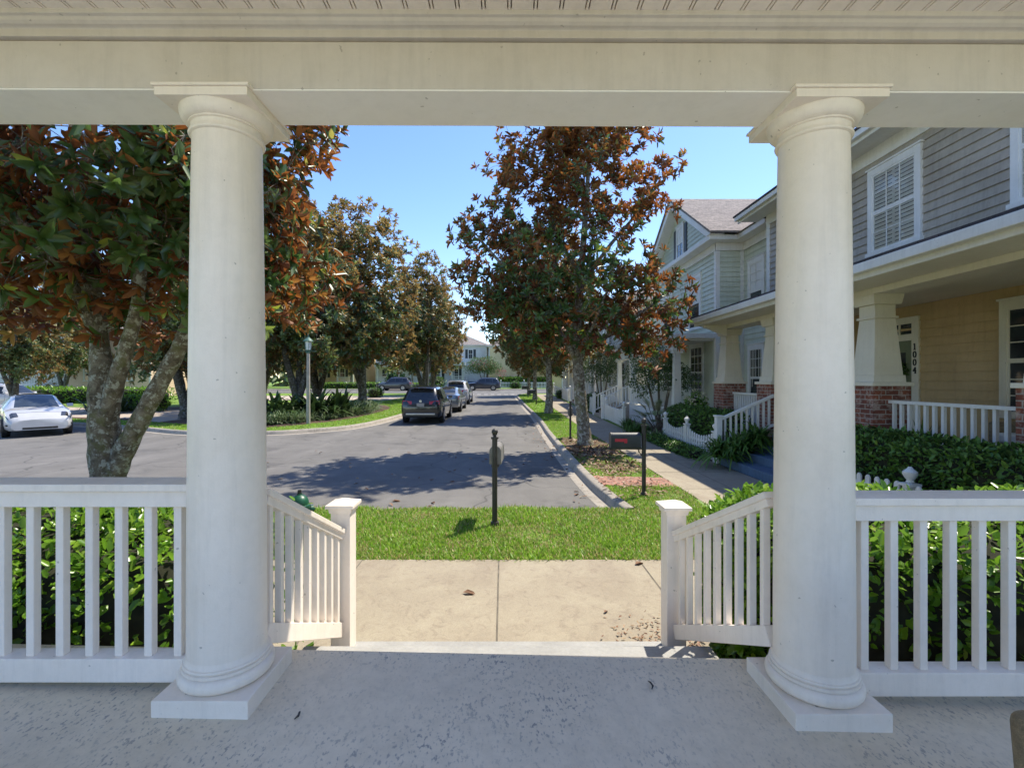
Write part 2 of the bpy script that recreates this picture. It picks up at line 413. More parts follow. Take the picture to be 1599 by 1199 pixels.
def bark(name='magnolia_bark', k=1.0):
    m, nt, bs = nodes(name); co = objco(nt)
    f = noise(nt, co, 7, 7, 0.7, 0.8)
    c = ramp(nt, f, [(0.32,(0.06,0.047,0.035)),(0.5,(0.20,0.165,0.125)),(0.66,(0.36,0.32,0.26))]).outputs[0]
    li = noise(nt, co, 11, 4, 0.75)
    c = mixc(nt, ramp(nt, li, [(0.53,(0,)*3),(0.58,(0.9,)*3)]).outputs[0], c, (0.50,0.50,0.45))
    mo = noise(nt, co, 4.5, 5, 0.7)
    c = mixc(nt, ramp(nt, mo, [(0.52,(0,)*3),(0.62,(0.7,)*3)]).outputs[0], c, (0.15,0.15,0.05))
    c = mixc(nt, 1.0, c, (k,k,k*0.97), 'MULTIPLY')
    nt.links.new(c, bs.inputs['Base Color']); bs.inputs['Roughness'].default_value = 0.9
    bump(nt, bs, noise(nt, co, 26, 6, 0.75), 0.9, 0.03)
    return m
M['bark'] = bark()
M['bark_shaded'] = bark('shaded_magnolia_bark', 0.5)  # same bark darkened: the island trunks' shade is in the colour
M['twig'] = mat('grey_brown_twig', (0.15,0.12,0.09), 0.85, 0.35, 8, 0.3, 40)

def leafmat(name, tops, unders, rough_top=0.28, rough_under=0.7, trans=0.25, transcol=None, spec=0.5):
    """two-sided leaf: glossy upper face, its own underside; 'tint' (0..1 per leaf) picks the shade"""
    m, nt, bs = nodes(name)
    at = N(nt,'ShaderNodeAttribute'); at.attribute_name = 'tint'
    g = nt.nodes.new('ShaderNodeNewGeometry')
    n = len(tops); t = ramp(nt, at.outputs['Fac'], [(i/(n-1), c) for i, c in enumerate(tops)]).outputs[0]
    n2 = len(unders); u = ramp(nt, at.outputs['Fac'], [(i/(n2-1), c) for i, c in enumerate(unders)]).outputs[0]
    c = mixc(nt, g.outputs['Backfacing'], t, u)
    nt.links.new(c, bs.inputs['Base Color'])
    mr = N(nt,'ShaderNodeMapRange'); mr.inputs['To Min'].default_value = rough_top; mr.inputs['To Max'].default_value = rough_under
    nt.links.new(g.outputs['Backfacing'], mr.inputs['Value']); nt.links.new(mr.outputs[0], bs.inputs['Roughness'])
    bs.inputs['Specular IOR Level'].default_value = spec
    tl = N(nt,'ShaderNodeBsdfTranslucent')
    if transcol: tl.inputs['Color'].default_value = (*transcol,1)
    else: nt.links.new(c, tl.inputs['Color'])
    mx = N(nt,'ShaderNodeMixShader'); mx.inputs[0].default_value = trans
    nt.links.new(bs.outputs[0], mx.inputs[1]); nt.links.new(tl.outputs[0], mx.inputs[2])
    nt.links.new(mx.outputs[0], nt.nodes['Material Output'].inputs['Surface'])
    return m
M['magnolia'] = leafmat('magnolia_leaf',
    [(0.055,0.12,0.03),(0.09,0.175,0.04),(0.14,0.235,0.055),(0.20,0.29,0.07),(0.46,0.54,0.07)],
    [(0.16,0.052,0.018),(0.30,0.095,0.026),(0.42,0.15,0.034),(0.50,0.25,0.065),(0.44,0.40,0.09)], 0.40, 0.65, 0.38, spec=1.0)
M['magnolia_far'] = leafmat('magnolia_leaf_olive',
    [(0.07,0.12,0.034),(0.105,0.165,0.045),(0.155,0.215,0.06),(0.22,0.26,0.085),(0.34,0.36,0.09)],
    [(0.19,0.10,0.035),(0.31,0.17,0.055),(0.37,0.25,0.08),(0.46,0.34,0.12),(0.40,0.37,0.13)], 0.42, 0.7, 0.36, spec=1.0)
M['hedge'] = leafmat('hedge_leaf',
    [(0.04,0.11,0.012),(0.09,0.21,0.016),(0.15,0.32,0.022),(0.22,0.40,0.03),(0.32,0.46,0.05)],
    [(0.06,0.13,0.02),(0.11,0.22,0.03),(0.16,0.31,0.04),(0.22,0.38,0.05),(0.28,0.42,0.06)], 0.3, 0.5, 0.42)
M['hedge_dark'] = leafmat('dark_hedge_leaf',
    [(0.05,0.12,0.018),(0.085,0.19,0.024),(0.13,0.26,0.034),(0.19,0.32,0.05)],
    [(0.03,0.07,0.02),(0.05,0.10,0.03),(0.07,0.13,0.03),(0.09,0.15,0.04)], 0.35, 0.5, 0.3)
M['fern'] = leafmat('fern_blade',
    [(0.05,0.12,0.02),(0.09,0.20,0.03),(0.14,0.28,0.045),(0.20,0.33,0.07)],
    [(0.04,0.09,0.02),(0.06,0.13,0.03),(0.09,0.18,0.04),(0.13,0.22,0.06)], 0.4, 0.5, 0.35)
M['liriope'] = leafmat('liriope_blade',
    [(0.09,0.15,0.06),(0.17,0.26,0.10),(0.30,0.40,0.19),(0.50,0.56,0.36)],
    [(0.04,0.07,0.02),(0.06,0.10,0.035),(0.10,0.14,0.06),(0.18,0.22,0.12)], 0.35, 0.5, 0.3)
M['bird'] = leafmat('cycad_frond',
    [(0.025,0.055,0.014),(0.04,0.08,0.02),(0.06,0.11,0.025)],
    [(0.02,0.04,0.012),(0.03,0.055,0.016),(0.04,0.08,0.02)], 0.35, 0.5, 0.2)
M['palm'] = leafmat('fan_palm_blade',
    [(0.10,0.18,0.05),(0.16,0.26,0.09),(0.28,0.36,0.15),(0.5,0.5,0.32)],
    [(0.08,0.13,0.045),(0.12,0.18,0.07),(0.2,0.25,0.12),(0.34,0.34,0.22)], 0.4, 0.5, 0.3)
M['crape'] = leafmat('crape_myrtle_leaf',
    [(0.05,0.10,0.025),(0.085,0.16,0.04),(0.13,0.21,0.055),(0.22,0.26,0.08)],
    [(0.08,0.13,0.05),(0.10,0.17,0.06),(0.14,0.20,0.08),(0.28,0.11,0.10)], 0.4, 0.5, 0.35)
M['pink'] = leafmat('pink_blossom', [(0.45,0.08,0.12),(0.5,0.12,0.16)], [(0.45,0.08,0.12),(0.5,0.12,0.16)], 0.6, 0.6, 0.4)
M['white_flower'] = leafmat('cream_blossom', [(0.6,0.58,0.40),(0.7,0.66,0.45)], [(0.6,0.58,0.40),(0.7,0.66,0.45)], 0.6, 0.6, 0.4)
GR = [(0.11,0.21,0.018),(0.19,0.35,0.026),(0.27,0.48,0.036),(0.38,0.56,0.07),(0.50,0.40,0.18)]
M['grass'] = leafmat('grass_blade', GR, GR, 0.45, 0.45, 0.45)
M['litter'] = leafmat('dry_leaf_litter',
    [(0.12,0.055,0.028),(0.22,0.10,0.05),(0.32,0.19,0.10),(0.42,0.32,0.2)],
    [(0.10,0.05,0.028),(0.2,0.10,0.05),(0.3,0.17,0.09),(0.4,0.3,0.19)], 0.55, 0.7, 0.05)
M['core'] = mat('shaded_hedge_wood', (0.022,0.024,0.012), 1.0, 0.4, 9)  # near-black: the hedge's inner shade put into the colour
# ------------------------------------------------------------------ foliage (numpy)
def nrm(a): return a / np.maximum(np.linalg.norm(a, axis=1, keepdims=True), 1e-9)
def rnd_dir(n, rng):
    return nrm(rng.normal(size=(n,3)))
def np_mesh(name, V, F, tint, mats, parent=None, loc=None, smooth=False, fmat=None):
    """V (n,3), F (m,4) quads, tint (n,)"""
    org = Vector((0,0,0))
    if parent is not None: org = ORG.get(parent.name, org)
    elif loc is not None: org = Vector(loc)
    V = np.asarray(V, dtype=np.float32) - np.array([org.x,org.y,org.z], dtype=np.float32)
    F = np.asarray(F, dtype=np.int32)
    me = bpy.data.meshes.new(name)
    me.vertices.add(len(V)); me.vertices.foreach_set('co', V.ravel())
    me.loops.add(F.size); me.loops.foreach_set('vertex_index', F.ravel())
    me.polygons.add(len(F))
    me.polygons.foreach_set('loop_start', np.arange(0, F.size, F.shape[1], dtype=np.int32))
    if fmat is not None: me.polygons.foreach_set('material_index', np.asarray(fmat, dtype=np.int32))
    if smooth: me.polygons.foreach_set('use_smooth', np.ones(len(F), dtype=bool))
    if tint is not None:
        a = me.attributes.new('tint', 'FLOAT', 'POINT'); a.data.foreach_set('value', np.asarray(tint, dtype=np.float32))
    for m in (mats if isinstance(mats,(list,tuple)) else [mats]): me.materials.append(m)
    me.update(calc_edges=True); me.validate()
    o = bpy.data.objects.new(name, me); COL.objects.link(o)
    if parent is not None: o.parent = parent
    else: o.location = org
    ORG[o.name] = org
    return o
def leaves(P, D, Nn, L, W, fold=0.3, curl=0.12):
    D = nrm(D); S = nrm(np.cross(D, Nn)); Nn = np.cross(S, D)
    L = np.broadcast_to(np.asarray(L, float), (len(P),))[:,None]; W = np.broadcast_to(np.asarray(W, float), (len(P),))[:,None]
    curl = np.broadcast_to(np.asarray(curl, float), (len(P),))[:,None]
    b = P
    up1 = Nn*fold*W*0.5; up2 = Nn*fold*W*0.42 - Nn*curl*L*0.45
    l1 = P + D*0.32*L + S*0.46*W + up1; r1 = P + D*0.32*L - S*0.46*W + up1
    l2 = P + D*0.74*L + S*0.36*W + up2; r2 = P + D*0.74*L - S*0.36*W + up2
    t = P + D*L - Nn*curl*L
    V = np.stack([b,l1,l2,t,r2,r1], axis=1).reshape(-1,3)
    i = np.arange(len(P))[:,None]*6
    F = np.concatenate([i+np.array([[0,1,2,3]]), i+np.array([[0,3,4,5]])], axis=1).reshape(-1,4)
    # order checked: upper face looks along +Nn
    return V, F[:, ::-1] if False else F
def cat(*parts):
    Vs, Fs, Ts = [], [], []; b = 0
    for V, F, T in parts:
        Vs.append(V); Fs.append(F+b); Ts.append(T); b += len(V)
    return np.concatenate(Vs), np.concatenate(Fs), np.concatenate(Ts)
def rosettes(C, A, nl, L, rng, wr=0.42, th=(0.35,1.55), droop=0.0, tint=None):
    """whorls of leaves: centres C, axes A"""
    k = len(C); A = nrm(A)
    P = np.repeat(C, nl, 0); A = np.repeat(A, nl, 0)
    ref = np.where(np.abs(A[:,2:3]) < 0.9, np.array([[0,0,1.0]]), np.array([[1.0,0,0]]))
    X = nrm(np.cross(A, ref)); Y = np.cross(A, X)
    j = np.tile(np.arange(nl), k)
    ph = j*2.39996 + np.repeat(rng.uniform(0, 2*PI, k), nl) + rng.normal(0, 0.25, k*nl)
    f = (j+0.5)/nl
    t = th[0] + (th[1]-th[0])*f + rng.normal(0, 0.16, k*nl)
    Rd = X*np.cos(ph)[:,None] + Y*np.sin(ph)[:,None]
    D = A*np.cos(t)[:,None] + Rd*np.sin(t)[:,None]
    Nn = A*np.sin(t)[:,None] - Rd*np.cos(t)[:,None]
    D[:,2] -= droop*f
    D = nrm(D + rng.normal(0, 0.10, D.shape)); Nn = nrm(Nn + rng.normal(0, 0.18, D.shape))
    Ls = L*rng.uniform(0.62, 1.15, k*nl)
    V, F = leaves(P + A*((1-f)*0.05*(L/0.16))[:,None], D, Nn, Ls, Ls*wr*rng.uniform(0.8,1.2,k*nl), 0.55, rng.uniform(-0.12,0.34,k*nl))
    if tint is None:
        tint = np.repeat(np.clip(rng.beta(2.0,2.6,k) + 0.0, 0, 1), nl)*0.8 + rng.uniform(-0.1,0.1,k*nl)
        yel = rng.random(k*nl) < 0.02
        tint = np.where(yel, 1.0, np.clip(tint, 0, 0.85))
    return V, F, np.repeat(tint, 6)
def in_blobs(blobs, n, rng, shell=0.45):
    """points inside a union of ellipsoids, thinned towards each middle; returns points and outward directions"""
    w = np.array([b[3]*b[4]*b[5] for b in blobs]); w = w/w.sum()
    idx = rng.choice(len(blobs), n, p=w)
    B = np.array(blobs)[idx]
    d = rnd_dir(n, rng); r = rng.uniform(shell**3, 1, n)**(1/3)
    wob = 1 + 0.13*np.sin(3.1*d[:,0]*2+idx) + 0.10*np.sin(5.3*d[:,2]*2+1.7*idx) + 0.09*np.sin(7*d[:,1]+idx*2.1)
    P = B[:,:3] + d*B[:,3:6]*(r*wob)[:,None]
    return P, d
def grow(limbs, targets, rng, tipr=0.007, trunk_n=10):
    """limbs: list of (points, radii); side branches reach every target from the nearest wood. returns MB"""
    mb = MB(); nodes_p = []; nodes_r = []
    for pts, rad in limbs:
        # smooth resample
        pp = []; rr = []
        for i in range(len(pts)-1):
            a, b = Vector(pts[i]), Vector(pts[i+1])
            p0 = Vector(pts[max(i-1,0)]); p3 = Vector(pts[min(i+2,len(pts)-1)])
            for s in (0, 0.25, 0.5, 0.75):
                q = 0.5*((2*a)+(b-p0)*s+(2*p0-5*a+4*b-p3)*s*s+(3*a-p0-3*b+p3)*s**3)
                pp.append(q); rr.append((rad[i]*(1-s)+rad[i+1]*s)*(1+0.06*math.sin(9*(i+s)+len(pts))))
        pp.append(Vector(pts[-1])); rr.append(rad[-1])
        mb.tube(pp, rr, trunk_n if max(rad) > 0.06 else 7)
        for p, r in list(zip(pp, rr))[2:]:
            nodes_p.append(tuple(p)); nodes_r.append(r)
    if len(targets):
        T = np.asarray(targets)
        base = np.array(nodes_p)
        d0 = np.min(np.linalg.norm(T[:,None]-base[None], axis=2), axis=1)
        for i in np.argsort(d0):
            t = T[i]; Np = np.array(nodes_p)
            dv = t - Np; dist = np.linalg.norm(dv, axis=1)
            cost = dist + 0.6*np.maximum(0, Np[:,2]-t[2])
            j = int(np.argmin(cost)); q = Np[j]; dd = float(dist[j])
            if dd < 0.05: continue
            r0 = min(nodes_r[j]*0.7, 0.010 + 0.017*dd); r1 = max(tipr*0.7, min(tipr, r0))
            r0 = max(r0, r1)
            nseg = 3 if dd < 1.0 else 5
            off = rng.normal(0, 0.10*dd, 3); off[2] += 0.12*dd
            pts = []; rad = []
            for k in range(nseg+1):
                s = k/nseg
                pts.append(tuple(q + (t-q)*s + off*math.sin(PI*s)*0.8)); rad.append(r0*(1-s)+r1*s)
            mb.tube(pts, rad, 5 if r0 > 0.02 else 4, caps=False)
            for k in range(1, nseg+1):
                nodes_p.append(pts[k]); nodes_r.append(rad[k])
    return mb
def magnolia(root, limbs, blobs, ncl, per, nl, L, rng, leafm, spread=0.42, shell=0.4, up=0.75, barkm=None):
    """trunk and crown meshes under root; crown = whorls of stiff leaves at the end of twigs"""
    P, d = in_blobs(blobs, ncl, rng, shell)
    P = P[P[:,2] > 0.5]; ncl = len(P)
    mb = grow(limbs, P, rng)
    cen = np.array(blobs)[:,:3].mean(0)
    C = np.repeat(P, per, 0); off = rnd_dir(len(C), rng)*(spread*rng.uniform(0.25,1,len(C)))[:,None]
    C2 = C + off
    out = nrm(C2-cen)
    A = nrm(out*0.75 + off/np.maximum(spread,1e-3)*0.5 + np.array([[0,0,up*0.7]]) + rng.normal(0,0.35,C.shape))
    for a, b in zip(C, C2 - A*0.03):
        mb.tube([a, tuple((np.array(a)+b)/2 + rng.normal(0,0.03,3)), b], [0.006,0.005,0.004], 3, caps=False)
    trunk = mb.build('trunk', barkm or M['bark'], root, smooth=True, recalc=False)
    V, F, T = rosettes(C2, A, nl, L, rng)
    np_mesh('crown', V, F, T, leafm, root, smooth=True)
    return C2
def superpts(n, dims, e, rng, jitter=0.07):
    p = rng.uniform(-1,1,(n,3)); ax = rng.integers(0,3,n)
    w = np.array([dims[1]*dims[2], dims[0]*dims[2], dims[0]*dims[1]]); w = w/w.sum()
    ax = rng.choice(3, n, p=w)
    p[np.arange(n), ax] = np.sign(rng.uniform(-1,1,n))
    q = p/((np.abs(p)**e).sum(1)**(1/e))[:,None]
    nn = nrm(np.sign(q)*np.abs(q)**(e-1)/np.array(dims))
    sc = 1 - np.abs(rng.normal(0, jitter, n))
    lump = 1 + 0.05*np.sin(q[:,0]*dims[0]*7+1) + 0.045*np.sin(q[:,1]*dims[1]*9+q[:,0]*dims[0]*4) + 0.03*np.sin(q[:,2]*8+q[:,0]*dims[0]*11)
    return q*np.array(dims)*(sc*lump)[:,None], nn
def hedge(name, x0, x1, y0, y1, z0, z1, n, L, rng, matl, label, cat_, group=None, e=5, wr=0.5, core=0.84, jitter=0.08, keep=None, flip=0.6, front=0.0):
    dims = ((x1-x0)/2, (y1-y0)/2, (z1-z0)/2); c = np.array([(x0+x1)/2,(y0+y1)/2,(z0+z1)/2])
    q, nn = superpts(n, dims, e, rng, jitter)
    D = nrm(rnd_dir(n,rng) + nn*flip + np.array([[0,0,0.25]])); Nn = nrm(nn*0.7 + np.array([[0,0,0.7]]) + rng.normal(0,0.45,(n,3)))
    P = q + c
    P[:,2] = z0 + (P[:,2]-z0)*(1-front*np.clip((c[1]+0.35*dims[1]-P[:,1])/(1.35*dims[1]),0,1))
    ok = P[:,2] > z0
    if keep is not None: ok &= keep(P)
    P, D, Nn = P[ok], D[ok], Nn[ok]
    Ls = L*rng.uniform(0.45,1.35,len(P))
    V, F = leaves(P, D, Nn, Ls, Ls*wr, 0.25, 0.1)
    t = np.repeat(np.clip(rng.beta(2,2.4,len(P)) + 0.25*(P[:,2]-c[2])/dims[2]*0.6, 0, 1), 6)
    root = thing(name, label, cat_, (float(c[0]), float(c[1]), z0), group)
    np_mesh('foliage', V, F, t, matl, root)
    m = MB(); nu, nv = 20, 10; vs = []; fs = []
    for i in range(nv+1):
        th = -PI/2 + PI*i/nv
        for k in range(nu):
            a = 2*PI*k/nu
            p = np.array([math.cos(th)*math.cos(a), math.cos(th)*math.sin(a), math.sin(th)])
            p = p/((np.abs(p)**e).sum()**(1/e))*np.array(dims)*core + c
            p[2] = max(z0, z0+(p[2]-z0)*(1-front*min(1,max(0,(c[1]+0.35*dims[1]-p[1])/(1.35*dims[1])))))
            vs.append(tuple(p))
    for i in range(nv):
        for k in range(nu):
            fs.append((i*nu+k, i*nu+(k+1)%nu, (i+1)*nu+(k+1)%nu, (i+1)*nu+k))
    m.add(vs, fs)  # solid core added as the dark, shaded inside of the hedge
    # a few woody stems to the ground
    for _ in range(max(3, int((x1-x0+y1-y0)*3))):
        sx = rng.uniform(x0+0.1*(x1-x0), x1-0.1*(x1-x0)); sy = rng.uniform(y0+0.2*(y1-y0), y1-0.2*(y1-y0))
        m.tube([(sx,sy,z0-0.02),(sx+rng.normal(0,0.04),sy+rng.normal(0,0.04),(z0+z1)/2)], [0.012,0.008], 5)
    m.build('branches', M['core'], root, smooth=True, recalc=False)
    return root
def blades(base, az, el, L, W, droop, k, rng, twist=0.0, tint=None):
    """arching straps; vectorised over the blades"""
    n = len(base)
    L = np.broadcast_to(np.asarray(L,float),(n,)); W = np.broadcast_to(np.asarray(W,float),(n,)); droop = np.broadcast_to(np.asarray(droop,float),(n,))
    h = np.stack([np.cos(az), np.sin(az), np.zeros(n)],1); sd = np.stack([-np.sin(az), np.cos(az), np.zeros(n)],1)
    V = []
    for i in range(k+1):
        s = i/k
        c = base + h*(np.cos(el)*s*L)[:,None]
        c[:,2] += np.sin(el)*s*L - droop*L*s*s
        w = W*(0.55+0.9*s if s < 0.4 else 1.0)*(1-s**2.2)*0.5 + 0.0006
        V.append(c + sd*w[:,None]); V.append(c - sd*w[:,None])
    V = np.stack(V,1).reshape(-1,3); m = 2*(k+1)
    i0 = np.arange(n)[:,None]*m
    F = np.concatenate([i0 + np.array([[2*i+1, 2*i+3, 2*i+2, 2*i]]) for i in range(k)],1).reshape(-1,4)
    if tint is None: tint = rng.random(n)
    return V, F, np.repeat(tint, m)
def strap_plant(name, x, y, z, n, L, W, droop, rng, matl, label, cat_, group=None, el=(0.5,1.4), spread=0.08, k=5):
    base = np.stack([x+rng.normal(0,spread,n), y+rng.normal(0,spread,n), np.full(n,z)],1)
    V,F,T = blades(base, rng.uniform(0,2*PI,n), rng.uniform(*el,n), L*rng.uniform(0.7,1.15,n), W*rng.uniform(0.8,1.2,n), droop*rng.uniform(0.6,1.3,n), k, rng)
    return tag(np_mesh(name, V, F, T, matl, loc=(x,y,z)), label, cat_, group)
def grass_patch(test, x0, x1, y0, y1, dens, L, W, zf, rng, dry=0.12):
    n = int((x1-x0)*(y1-y0)*dens)
    x = rng.uniform(x0,x1,n); y = rng.uniform(y0,y1,n)
    ok = test(x,y)
    ok &= rng.random(n) > 0.75*np.clip(-0.55-(np.sin(x*2.3+1.1)*np.sin(y*2.9+0.4) + 0.6*np.sin(x*5.1+y*3.7)), 0, 1)
    x, y = x[ok], y[ok]; n = len(x)
    z = zf(x,y)
    patch = np.sin(x*2.3+1.1)*np.sin(y*2.9+0.4) + 0.6*np.sin(x*5.1+y*3.7) + 0.4*np.sin(y*8.3-x*6.1)
    Ls = L*rng.uniform(0.45,1.2,n)*(1+0.18*patch)
    t = np.clip(rng.beta(2,2,n)*0.75 + 0.07*patch, 0, 0.8); t = np.where(rng.random(n) < dry*(1+0.9*(patch < -0.5)), 1.0, t)
    return blades(np.stack([x,y,z],1), rng.uniform(0,2*PI,n), rng.uniform(0.45,1.45,n), Ls, W*rng.uniform(0.7,1.2,n), rng.uniform(0.1,0.5,n), 2, rng, tint=t)
# ------------------------------------------------------------------ ground, road, kerbs, pavements
import bmesh
CAMZ = 2.05
def flat_poly(name, poly, dz, m, kind='structure', zf=None):
    bm = bmesh.new()
    vs = [bm.verts.new((x, y, 0)) for x, y in poly]
    bm.faces.new(vs); bm.normal_update()
    bmesh.ops.triangulate(bm, faces=bm.faces[:])
    for yy in (18.0, 68.0):
        bmesh.ops.bisect_plane(bm, geom=bm.verts[:]+bm.edges[:]+bm.faces[:], plane_co=(0,yy,0), plane_no=(0,1,0))
    for v in bm.verts: v.co.z = (gz(v.co.y) if zf is None else zf(v.co.x, v.co.y)) + dz
    bmesh.ops.recalc_face_normals(bm, faces=bm.faces[:])
    for f in bm.faces:
        if f.normal.z < 0: f.normal_flip()
    me = bpy.data.meshes.new(name); bm.to_mesh(me); bm.free()
    me.materials.append(m)
    o = bpy.data.objects.new(name, me); COL.objects.link(o); ORG[o.name] = Vector((0,0,0))
    if kind: o['kind'] = kind
    return o
def sweep(mb, poly, prof, side=1):
    n = len(poly); nor = []
    for i in range(n):
        a = Vector(poly[max(i-1,0)]); b = Vector(poly[min(i+1,n-1)])
        d = (b-a).normalized(); nor.append(Vector((d.y, -d.x))*side)
    vs = []; fs = []; k = len(prof)
    for p, nn in zip(poly, nor):
        for off, z in prof:
            q = Vector(p)+nn*off; vs.append((q.x, q.y, gz(q.y)+z))
    for i in range(n-1):
        for j in range(k-1):
            a, b = i*k+j, i*k+j+1
            fs.append((a, a+k, b+k, b) if side > 0 else (a, b, b+k, a+k))
    fs.append(tuple(range(k))); fs.append(tuple(reversed(range((n-1)*k, n*k))))
    mb.add(vs, fs)
def smooth_line(pts, sub=5):
    out = []
    for i in range(len(pts)-1):
        p0 = Vector(pts[max(i-1,0)]); a = Vector(pts[i]); b = Vector(pts[i+1]); p3 = Vector(pts[min(i+2,len(pts)-1)])
        for k in range(sub):
            s = k/sub
            out.append(tuple(0.5*((2*a)+(b-p0)*s+(2*p0-5*a+4*b-p3)*s*s+(3*a-p0-3*b+p3)*s**3)))
    out.append(tuple(pts[-1])); return out

flat_poly('ground', [(-450,-120),(450,-120),(450,650),(-450,650)], -0.16, M['turf'])
flat_poly('road', [(-90,6.9),(1.9,6.9),(1.9,50.4),(90,50.4),(90,64.5),(-90,64.5)], 0.0, M['asphalt'])
KR = smooth_line([(1.74,6.98),(1.66,7.7),(1.56,9.0),(1.5,11.5),(1.47,17.0),(1.46,23.0),(1.20,31.0),(0.98,40.0),(0.92,46.0),(1.5,49.6),(3.5,50.9),(7.0,51.0),(60.0,51.0)])
KL = smooth_line([(-60,23.5),(-30,22.3),(-20,20.8),(-15.5,19.2),(-12,17.6),(-9.2,17.5),(-7.7,18.3),(-6.3,20.0),(-5.6,24.5),(-5.5,30),(-5.7,40),(-5.9,47.0),(-6.8,49.8),(-9.5,50.9),(-14,51.0),(-60,51.0)])
KF = [(-90,64.2),(90,64.2)]
kerb_prof = [(-0.20,0.003),(-0.19,0.008),(-0.01,0.010),(0.025,0.125),(0.05,0.145),(0.16,0.15),(0.175,0.10)]
for nm, line, side in (('kerb', KR, 1), ('kerb', KL, -1), ('kerb', KF, -1)):
    mb = MB(); sweep(mb, line, kerb_prof, side)
    structure(mb.build(nm, M['kerb'], smooth=True))
# the rounded end of the near kerb, sunk into the grass
LR = [(p[0]+0.15, p[1]) for p in KR if p[1] > 7.25 and p[0] < 4]
flat_poly('lawn', [(-90,4.95),(90,4.95),(90,51.15)] + [(4.0,51.05)] + LR[::-1] + [(2.1,7.02),(-90,7.02)], 0.115, M['turf'])
flat_poly('lawn', [(p[0]-0.05 if p[1] > 22 and p[1] < 49 else p[0], p[1]+(0.14 if p[1] < 24 else (-0.14 if p[1] > 49 else 0))) for p in KL][::-1], 0.125, M['turf'])
flat_poly('lawn', [(-90,64.35),(90,64.35),(90,72),(-90,72)], 0.13, M['turf'])
mb = MB(); mb.add([(-90,7.02,0.115),(2.1,7.02,0.115),(2.1,7.36,0.006),(-90,7.36,0.006)], [(0,1,2,3)])
structure(mb.build('verge', M['turf'], recalc=False))
flat_poly('garden_soil', [(-12,2.2),(12,2.2),(12,3.35),(-12,3.35)], 0.09, M['mulch'])
flat_poly('garden_soil', [(4.86,3.4),(40,3.4),(40,49),(4.86,49)], 0.119, M['mulch'])
SW = [(-60,3.25),(4.86,3.25),(4.86,12.0),(4.7,15.0),(4.55,20),(4.5,34),(4.5,48.5),(2.9,48.5),(2.9,34),(3.0,20),(3.1,12),(3.1,5.6),(2.5,5.02),(-60,5.02)]
flat_poly('sidewalk', SW, 0.128, M['sidewalk'])
M['joint'] = mat('sidewalk_joint_dirt', (0.15,0.13,0.10), 0.95, 0.3, 9)
mb = MB()
for i in range(-12, 2):
    x = -0.075+1.48*i+ (0.02 if i % 2 else 0)
    mb.quad((x-0.007,3.25,0.1305),(x+0.007,3.25,0.1305),(x-0.008,5.02,0.1305),(x-0.022,5.02,0.1305))
for i in range(0, 26):
    y = 6.8+1.5*i
    mb.quad((3.12,y-0.008,0.1305+gz(y)),(4.6,y-0.008,0.1305+gz(y)),(4.6,y+0.008,0.1307+gz(y)),(3.12,y+0.008,0.1307+gz(y)))
mb.quad((3.98,5.0,0.1305),(3.995,5.0,0.1305),(3.995,17,0.1305),(3.98,17,0.1305))
structure(mb.build('sidewalk_joints', M['joint'], recalc=False))
flat_poly('brick_path', [(1.72,8.60),(3.1,8.45),(3.1,9.25),(1.66,9.45)], 0.131, M['paver'])
flat_poly('mulch_bed', [(1.9,10.2),(2.98,9.9),(3.0,15.6),(2.7,16.6),(1.8,15.8),(1.68,12.5)], 0.124, M['soil'])
flat_poly('mulch_bed', smooth_line([(-30,24.0),(-20,22.4),(-14,20.2),(-11.5,18.9),(-9.8,18.85),(-8.7,20.1),(-7.7,22.2),(-7.3,24.8),(-7.3,29.0),(-8.4,32),(-12,33),(-20,31),(-30,29)],4), 0.131, M['mulch'])
flat_poly('path', [(-9.0,38.2),(-7.6,39.4),(-7.7,42.2),(-9.4,44.2),(-24,45.2),(-24,38.0)], 0.134, M['drive'])
flat_poly('driveway', [(-18.5,22.7),(-15.6,20.9),(-15.2,25.2),(-19.5,28.0),(-40,33),(-40,27)], 0.138, M['drive'])
mb = MB()
for i in range(9):     # dashes across the end of the street
    x0 = -5.4 + i*0.72
    z = gz(50.7)+0.005
    mb.quad((x0,50.5,z),(x0+0.40,50.5,z),(x0+0.40,50.95,z+0.008),(x0,50.95,z+0.008))
structure(mb.build('road_marking', M['paint_line'], recalc=False))

# ------------------------------------------------------------------ our own porch
FZ = lambda x: 0.75 - 0.0205*(max(-4.5,min(4.5,x))+1.185)
mb = MB()
mb.hexa([(-7,-12,0.02),(7,-12,0.02),(7,2.27,0.02),(-7,2.27,0.02)], [(-7,-12,0.87),(7,-12,0.583),(7,2.27,0.583),(-7,2.27,0.87)])  # slab runs on far behind the porch, added to bounce sunlight inside
o = structure(mb.build('porch_floor', M['porch_floor'], bevel=0.008))
mb = MB()
mb.box(-1.17,1.17,2.271,2.695,0.02,0.525); mb.box(-1.17,1.17,2.696,3.14,0.02,0.305)
structure(mb.build('porch_steps', M['step_paint'], bevel=0.012))
